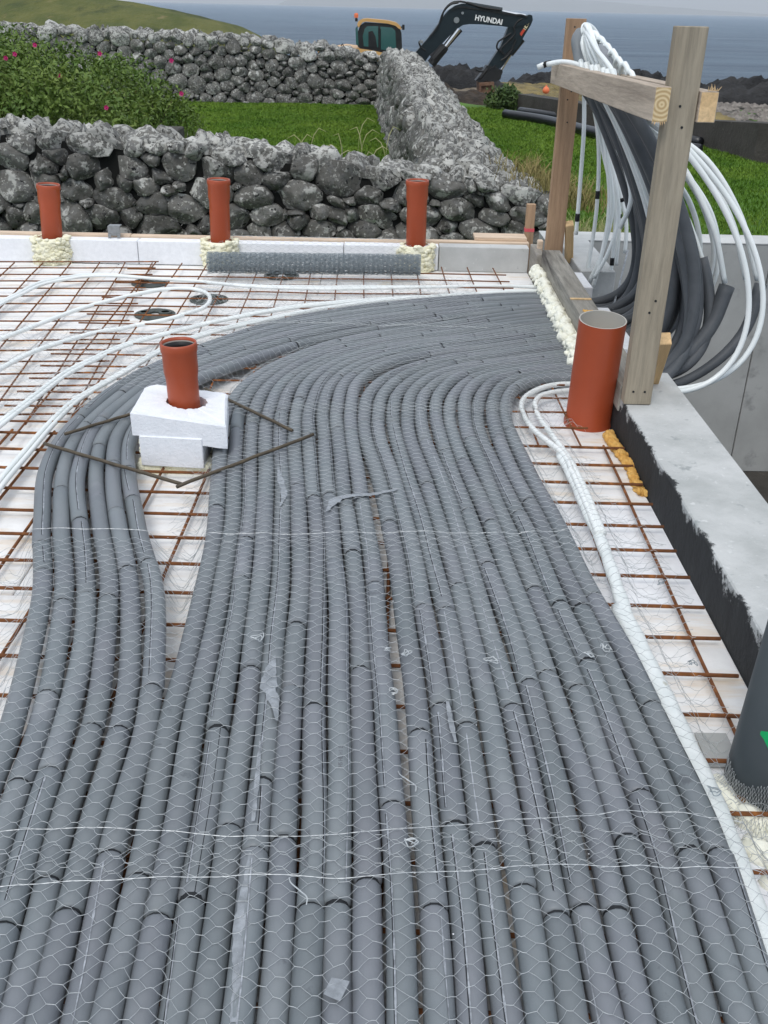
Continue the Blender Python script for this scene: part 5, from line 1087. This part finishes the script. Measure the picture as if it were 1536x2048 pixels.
def hexnet(x0, x1, y0, y1, cw=.0275, ch=.033):
    """flat-topped hexagons: returns vertices and edges (twisted, plain)"""
    nx = int((x1 - x0) / cw); ny = int((y1 - y0) / ch); t_ = cw * .42; V = []; E = []; typ = []; idx = {}
    # nodes: twist segment centre at column i, row j (odd columns shifted half a cell)
    for i in range(nx):
        for j in range(ny):
            cx_ = x0 + i * cw; cy_ = y0 + (j + (.5 if i % 2 else 0)) * ch; idx[(i, j)] = len(V); V += [(cx_ - t_ / 2, cy_), (cx_ + t_ / 2, cy_)]
    for i in range(nx):
        for j in range(ny):
            a = idx[(i, j)]; E.append((a, a + 1)); typ.append(1)
            for jj in ((j, j - 1) if i % 2 == 0 else (j + 1, j)):
                if (i + 1, jj) in idx: E.append((a + 1, idx[(i + 1, jj)])); typ.append(0)
    return np.array(V, float), np.array(E), np.array(typ)
def wires(name, A, B, r, mt, parent=None, **k):
    """3-sided prisms between points"""
    n = len(A); T = B - A; l = np.linalg.norm(T, axis=1)[:, None] + 1e-9; T /= l; up = np.tile([0, 0, 1.], (n, 1)); up[np.abs(T[:, 2]) > .9] = [1, 0, 0]; Sx = np.cross(T, up); Sx /= np.linalg.norm(Sx, axis=1)[:, None]; Up = np.cross(Sx, T); r = np.broadcast_to(r, (n,))[:, None]
    V = []
    for P in (A - T * r * .4, B + T * r * .4):
        for a in (math.pi / 2, math.pi * 7 / 6, math.pi * 11 / 6): V.append(P + r * (math.cos(a) * Sx + math.sin(a) * Up))
    V = np.stack(V, 1).reshape(-1, 3); i = np.arange(n)[:, None] * 6; F = np.concatenate([i + [[0, 1, 4, 3]], i + [[1, 2, 5, 4]], i + [[2, 0, 3, 5]]])
    return put(name, fast_mesh(name, V, F), parent, mt, **k)
def in_hole(x, y):
    return ((x > -.82) & (x < -.465) & (y > 2.85) & (y < 3.18)) | ((x - .786)**2 + (y - 3.38)**2 < .095**2) | ((x - .787)**2 + (y - 1.475)**2 < .09**2) | (x > .862) | (y > 5.72)
def netsheet(label, x0, x1, y0, y1, skew=0., lift=.0, wild=.0, cut=None, seed=1, selv=(1, 1), jit=.0016):
    t_ = thing('wire_netting', label, 'wire netting', 'galvanised wire netting laid over the pipes')
    V, E, ty = hexnet(x0 - .1, x1 + .1, y0, y1, .0272 * (1 + .02 * seed % 3), .0325); P3 = np.stack([V[:, 0], V[:, 1], 0 * V[:, 0] + seed], -1)
    f = (V[:, 1] - y0) / (y1 - y0); w = np.sin(np.pi * np.clip(f, 0, 1))
    V2 = V.copy(); V2[:, 0] += .012 * fbm(P3, 3.1, 2, seed) + RNG.normal(0, jit, len(V)); V2[:, 1] += .016 * fbm(P3, 2.3, 2, seed + 7) * (.4 + .6 * w) + RNG.normal(0, jit, len(V)) + skew * (V[:, 0] - x0)
    def z(x, y):
        Q = np.stack([x, y, 0 * x + seed], -1); off = np.clip((x - .32 - .12 * (2.9 - y)) / .3, 0, 1) * wild
        return hat(x, y) + .0025 + lift + .0035 * np.abs(fbm(Q, 7., 2, seed)) + off * .022 * np.abs(fbm(Q, 9., 3, seed + 2))
    keep = ~in_hole(V2[:, 0], V2[:, 1]) & (V2[:, 0] > x0 + .015 * fbm(P3, 9, 2, 5)) & (V2[:, 0] < x1 + .03 * fbm(P3, 9, 2, 6))
    if cut is not None: keep &= cut(V2[:, 0], V2[:, 1], P3)
    k = keep[E[:, 0]] & keep[E[:, 1]]; E = E[k]; ty = ty[k]; a = V2[E[:, 0]]; b = V2[E[:, 1]]; mid = (a + b) / 2 + RNG.normal(0, .0006, a.shape)
    wob = (V2[:, 0] > .35) * wild * .006; 
    A = np.concatenate([a, mid]); B = np.concatenate([mid, b]); A = np.column_stack([A, z(A[:, 0], A[:, 1])]); B = np.column_stack([B, z(B[:, 0], B[:, 1])]); rr = np.concatenate([ty, ty]) * .00022 + .00046
    wires('mesh_wire', A, B, rr, M['wire'], t_)
    for q, yy in enumerate((y0, y1 - .012)):
        if not selv[q]: continue
        m = MB(); xs_ = np.arange(x0, x1, .012); yv = yy + skew * (xs_ - x0) + .034 * fbm(np.stack([xs_, 0 * xs_ + yy, 0 * xs_ + seed], -1), 1.6, 3, seed); h = in_hole(xs_, yv); st_ = []
        for i in range(len(xs_)):
            if not h[i] and (cut is None or cut(xs_[i:i + 1], yv[i:i + 1], np.array([[xs_[i], yv[i], seed]]))[0]): st_.append(i)
            if h[i] or i == len(xs_) - 1 or (st_ and st_[-1] != i):
                if len(st_) > 4:
                    S_ = np.array(st_); P = np.column_stack([xs_[S_], yv[S_], z(xs_[S_], yv[S_]) + .0005])
                    for ph in (0, math.pi): Q = P.copy(); Q[:, 1] += .0006 * np.sin(S_ * 2.2 + ph); Q[:, 2] += .0006 * np.cos(S_ * 2.2 + ph); m.tube(Q, .00045, 4, False)
                st_ = []
        if m.n: m.build('edge_wire', M['wire'], t_, kind='stuff')
    return t_
netsheet('nearest wire netting sheet, along the bottom of the photo', -1.25, .80, .62, 1.215, skew=.05, wild=1., seed=1, cut=lambda x, y, P: x < .76)
_n2 = netsheet('wire netting sheet across the middle of the grey pipes, overlapping the nearest sheet', -1.15, .86, 1.115, 2.30, skew=.045, lift=.003, wild=1., seed=2, cut=lambda x, y, P: (x < .80 + .05 * fbm(P, 8, 2, 3)))
netsheet('wire netting sheet from the white block to the large orange pipe', -.62, .82, 2.26, 3.34, skew=.03, lift=.002, wild=1., seed=3, selv=(0, 0), cut=lambda x, y, P: (x < .88 - .62 * np.clip((y - 2.35), 0, 1) * .45 + .04 * fbm(P, 8, 2, 3)) & (x > -.60 + .03 * fbm(P, 9, 2, 4)))
netsheet('far wire netting sheet over the left mesh and the bend of the grey pipes', -1.75, .84, 3.22, 4.36, skew=.02, lift=.002, seed=4, selv=(0, 0), cut=lambda x, y, P: (x < -1.02) | (x > -.62) | (y > 3.45))
netsheet('farthest wire netting sheet running up to the netting roll', -.96, .5, 4.30, 5.40, lift=.003, seed=5)
V, E, ty = hexnet(0, 1.9, 0, .17, .03, .034)                # netting pushed up against the foot of the dark pipe
a_ = math.radians(-185) + V[:, 0]; q_ = V[:, 1] / .17; r_ = .16 - .072 * np.clip(q_ / .55, 0, 1)**.7 + .004 * fbm(np.column_stack([V[:, 0], V[:, 1], 0 * a_]), 14, 2, 3); h_ = .014 + .06 * np.clip((q_ - .4) / .6, 0, 1) * (1 + .4 * np.sin(a_ * 3)) + .012 * q_ + RNG.normal(0, .0015, len(a_))
W3 = np.column_stack([.787 + .05 * h_ + r_ * np.cos(a_), 1.475 + .02 * h_ + r_ * np.sin(a_), h_]); ok = (W3[:, 0] < .86) & (W3[:, 1] < 1.60); k = ok[E[:, 0]] & ok[E[:, 1]]
wires('mesh_wire', W3[E[k, 0]], W3[E[k, 1]], ty[k] * .0002 + .00052, M['wire'], _n2)
rollt = thing('wire_netting_roll', 'tight roll of wire netting lying between two orange pipes at the far edge', 'netting roll')
ra, rb_ = np.array([-.955, 5.42, .095]), np.array([.25, 5.47, .095]); L = rb_[0] - ra[0]
for li, (rad, tw) in enumerate([(.020 + .0021 * k, k * 1.37) for k in range(19)]):
    ln = 2 * math.pi * rad; V, E, ty = hexnet(0, L, 0, ln, .0272, ln / max(3, round(ln / .032)))
    V += RNG.normal(0, .0012, V.shape); th = V[:, 1] / rad + tw; rr_ = rad * (1 + .03 * np.sin(2 * th) + .02 * RNG.normal(size=len(V)))
    W3 = np.column_stack([ra[0] + V[:, 0], ra[1] + (rb_[1] - ra[1]) * V[:, 0] / L + rr_ * np.cos(th), ra[2] + rr_ * np.sin(th)]); wires('netting_layer', W3[E[:, 0]], W3[E[:, 1]], ty * .0003 + .0007, M['wire_dark'], rollt)
V, E, ty = hexnet(-.955, .25, 0, .34, .0272, .030); s_ = V[:, 1]
zz = .035 + .135 * np.clip(s_ / .24, 0, 1)**.9; yy_ = np.interp(s_, [0, .05, .20, .26, .34], [5.50, 5.60, 5.725, 5.80, 5.88]); zz = np.interp(s_, [0, .05, .20, .26, .34], [.03, .06, .15, .165, .150])
W3 = np.column_stack([V[:, 0] + RNG.normal(0, .001, len(V)), yy_ + RNG.normal(0, .001, len(V)), zz + RNG.normal(0, .001, len(V))]); wires('loose_netting', W3[E[:, 0]], W3[E[:, 1]], ty * .0002 + .0005, M['wire'], rollt)

# ------------------------------------------------------------------ loose wire ties and tape scraps
ties = [(516, 1276, .10, 'small bright wire knot on the grey pipes left of centre'), (775, 1298, .10, 'crumpled wire tangle left of the central gap between the pipes'), (812, 1306, .10, 'bright wire loop just right of the central gap'), (985, 1320, .10, 'thin bright wire loop right of the centre of the pipes'), (1180, 1308, .09, 'curled wire loop near the right-hand pipes'), (1212, 1295, .085, 'small wire curl at the edge of the right-hand pipes'),
        (600, 1785, .10, 'twisted bright wire scrap near the bottom of the photo'), (822, 1685, .10, 'crumpled wire tie in the central gap on the overlap of the netting'), (785, 1383, .08, 'small bright wire loop down in the central gap'), (818, 1565, .08, 'bent white wire tie across the central gap low down'),
        (1430, 1580, .07, 'dark hooked wire on the white sleeved pipe'), (1205, 1235, .07, 'looped wire on the white sleeved pipe where it widens'), (1320, 1165, .05, 'bent wire tie on the rusty mesh by the right-hand netting edge'), (1385, 1325, .04, 'tangled wire tie on the rusty long bar at the right')]
for k, (px, py, z, lb) in enumerate(ties):
    c = G(px, py, z); n = 14; a = RNG.uniform(0, 6); sz = .011; P = [c + np.array([sz * math.cos(a + t_ * .9) * (1 - .04 * t_) + .004 * RNG.normal(), sz * .7 * math.sin(a + t_ * .9) + .004 * RNG.normal(), .003 * math.sin(t_) + .002 * RNG.normal()]) for t_ in range(n)]
    if k in (6, 9): P = [c + [-.02, .03, 0], c + [-.017, .018, .003], c + [0, 0, .004], c + [.012, -.012, .003], c + [.012, -.024, 0]]
    m = MB(); m.tube(spline(P, .003), .0011, 5); m.build('wire_tie', M['wire_dark'] if k >= 10 else M['wire'], label=lb, cat='wire tie')
def tape(pts, w, lb, z=.092):
    Q = spline([G(px, py, z) for px, py in pts], .01); n = len(Q); T = np.gradient(Q, axis=0); T /= np.linalg.norm(T, axis=1)[:, None]; Sx = np.stack([T[:, 1], -T[:, 0], 0 * T[:, 0]], 1); ww = np.interp(np.linspace(0, 1, n), np.linspace(0, 1, len(w)), w) * (1 + RNG.normal(0, .12, n))
    C5 = np.linspace(-1, 1, 5); V = np.stack([Q + Sx * (ww * c)[:, None] * .5 for c in C5], 1); V = V + 0; z0_ = hat(V[..., 0].ravel(), V[..., 1].ravel()).reshape(n, 5); V[..., 2] = z0_ + .003 + np.abs(RNG.normal(0, .0012, (n, 5))); i = (np.arange(n - 1)[:, None] * 5 + np.arange(4)[None]).ravel()
    put('tape_scrap', fast_mesh('tape_scrap', V.reshape(-1, 3), np.stack([i, i + 1, i + 6, i + 5], -1)), mat=M['tape'], label=lb, cat='tape')
tape([(556, 930), (562, 960), (568, 985), (560, 1010)], [.004, .018, .02, .004], 'short torn strip of clear tape high on the left-centre pipes')
tape([(654, 1020), (672, 998), (700, 990), (740, 985), (795, 975)], [.006, .03, .018, .016, .01], 'curved band of clear tape across the pipes above the central gap')
tape([(550, 1310), (540, 1345), (538, 1375), (548, 1400), (554, 1440)], [.004, .028, .036, .018, .006], 'wide crumpled clear tape scrap left of the centre')
tape([(500, 1700), (486, 1790), (478, 1850), (474, 1930), (468, 2040)], [.004, .010, .020, .012, .012], 'long thin strip of clear tape at the bottom left of centre')
tape([(520, 1480), (514, 1560), (506, 1640)], [.004, .010, .006], 'thin clear tape strip below the wide crumpled scrap')
tape([(655, 1965), (690, 1978)], [.03, .03], 'small square patch of clear tape near the bottom of the photo')
tape([(895, 1400), (902, 1440), (912, 1480)], [.006, .012, .005], 'small tape strip right of the central gap')

# faint printing on two sleeves, crumbs of white foam caught between the pipes
def print_on(px0, py0, px1, py1, body, size):
    a = G(px0, py0, ZP + R0 + .0012); b = G(px1, py1, ZP + R0 + .0012); d = b - a
    o = text('printed_marking', body, size, (a + b) / 2, (0, 0, math.atan2(d[1], d[0])), M['print'], None, ext=.0001)
    o['label'] = 'faint dark printing along a grey pipe sleeve, %s' % ('left of the bottom centre' if px0 < 640 else 'just above the netting overlap'); o['category'] = 'printing'
M['print'] = mat('faint_print', (.115, .12, .135), .6)
print_on(607, 1778, 617, 1620, 'B ROCELL  13E', .013)
print_on(680, 1568, 683, 1462, 'HS HE H1 E', .012)
V = []; n = 420; t_ = RNG.uniform(0, 1, n); yy_ = .8 + 3.6 * t_**1.3; xx_ = RNG.uniform(-.9, .75, n); k = (HF[np.clip(((yy_ - HY0) / RES).astype(int), 0, HH - 1), np.clip(((xx_ - HX0) / RES).astype(int), 0, HW - 1)] < .074) ; xx_, yy_ = xx_[k], yy_[k]
zz_ = np.maximum(HF[np.clip(((yy_ - HY0) / RES).astype(int), 0, HH - 1), np.clip(((xx_ - HX0) / RES).astype(int), 0, HW - 1)], .001) + .001
m = MB(); OC = np.array([[1, 0, 0], [0, 1, 0], [-1, 0, 0], [0, -1, 0], [0, 0, 1], [0, 0, -1.]]); OF = [(0, 1, 4), (1, 2, 4), (2, 3, 4), (3, 0, 4), (1, 0, 5), (2, 1, 5), (3, 2, 5), (0, 3, 5)]
for x, y, z in zip(xx_, yy_, zz_): m.add(OC * RNG.uniform(.0008, .0019) + [x, y, z], OF)
m.build('foam_crumbs', M['eps'], kind='stuff', label='tiny white polystyrene crumbs caught between the pipes')
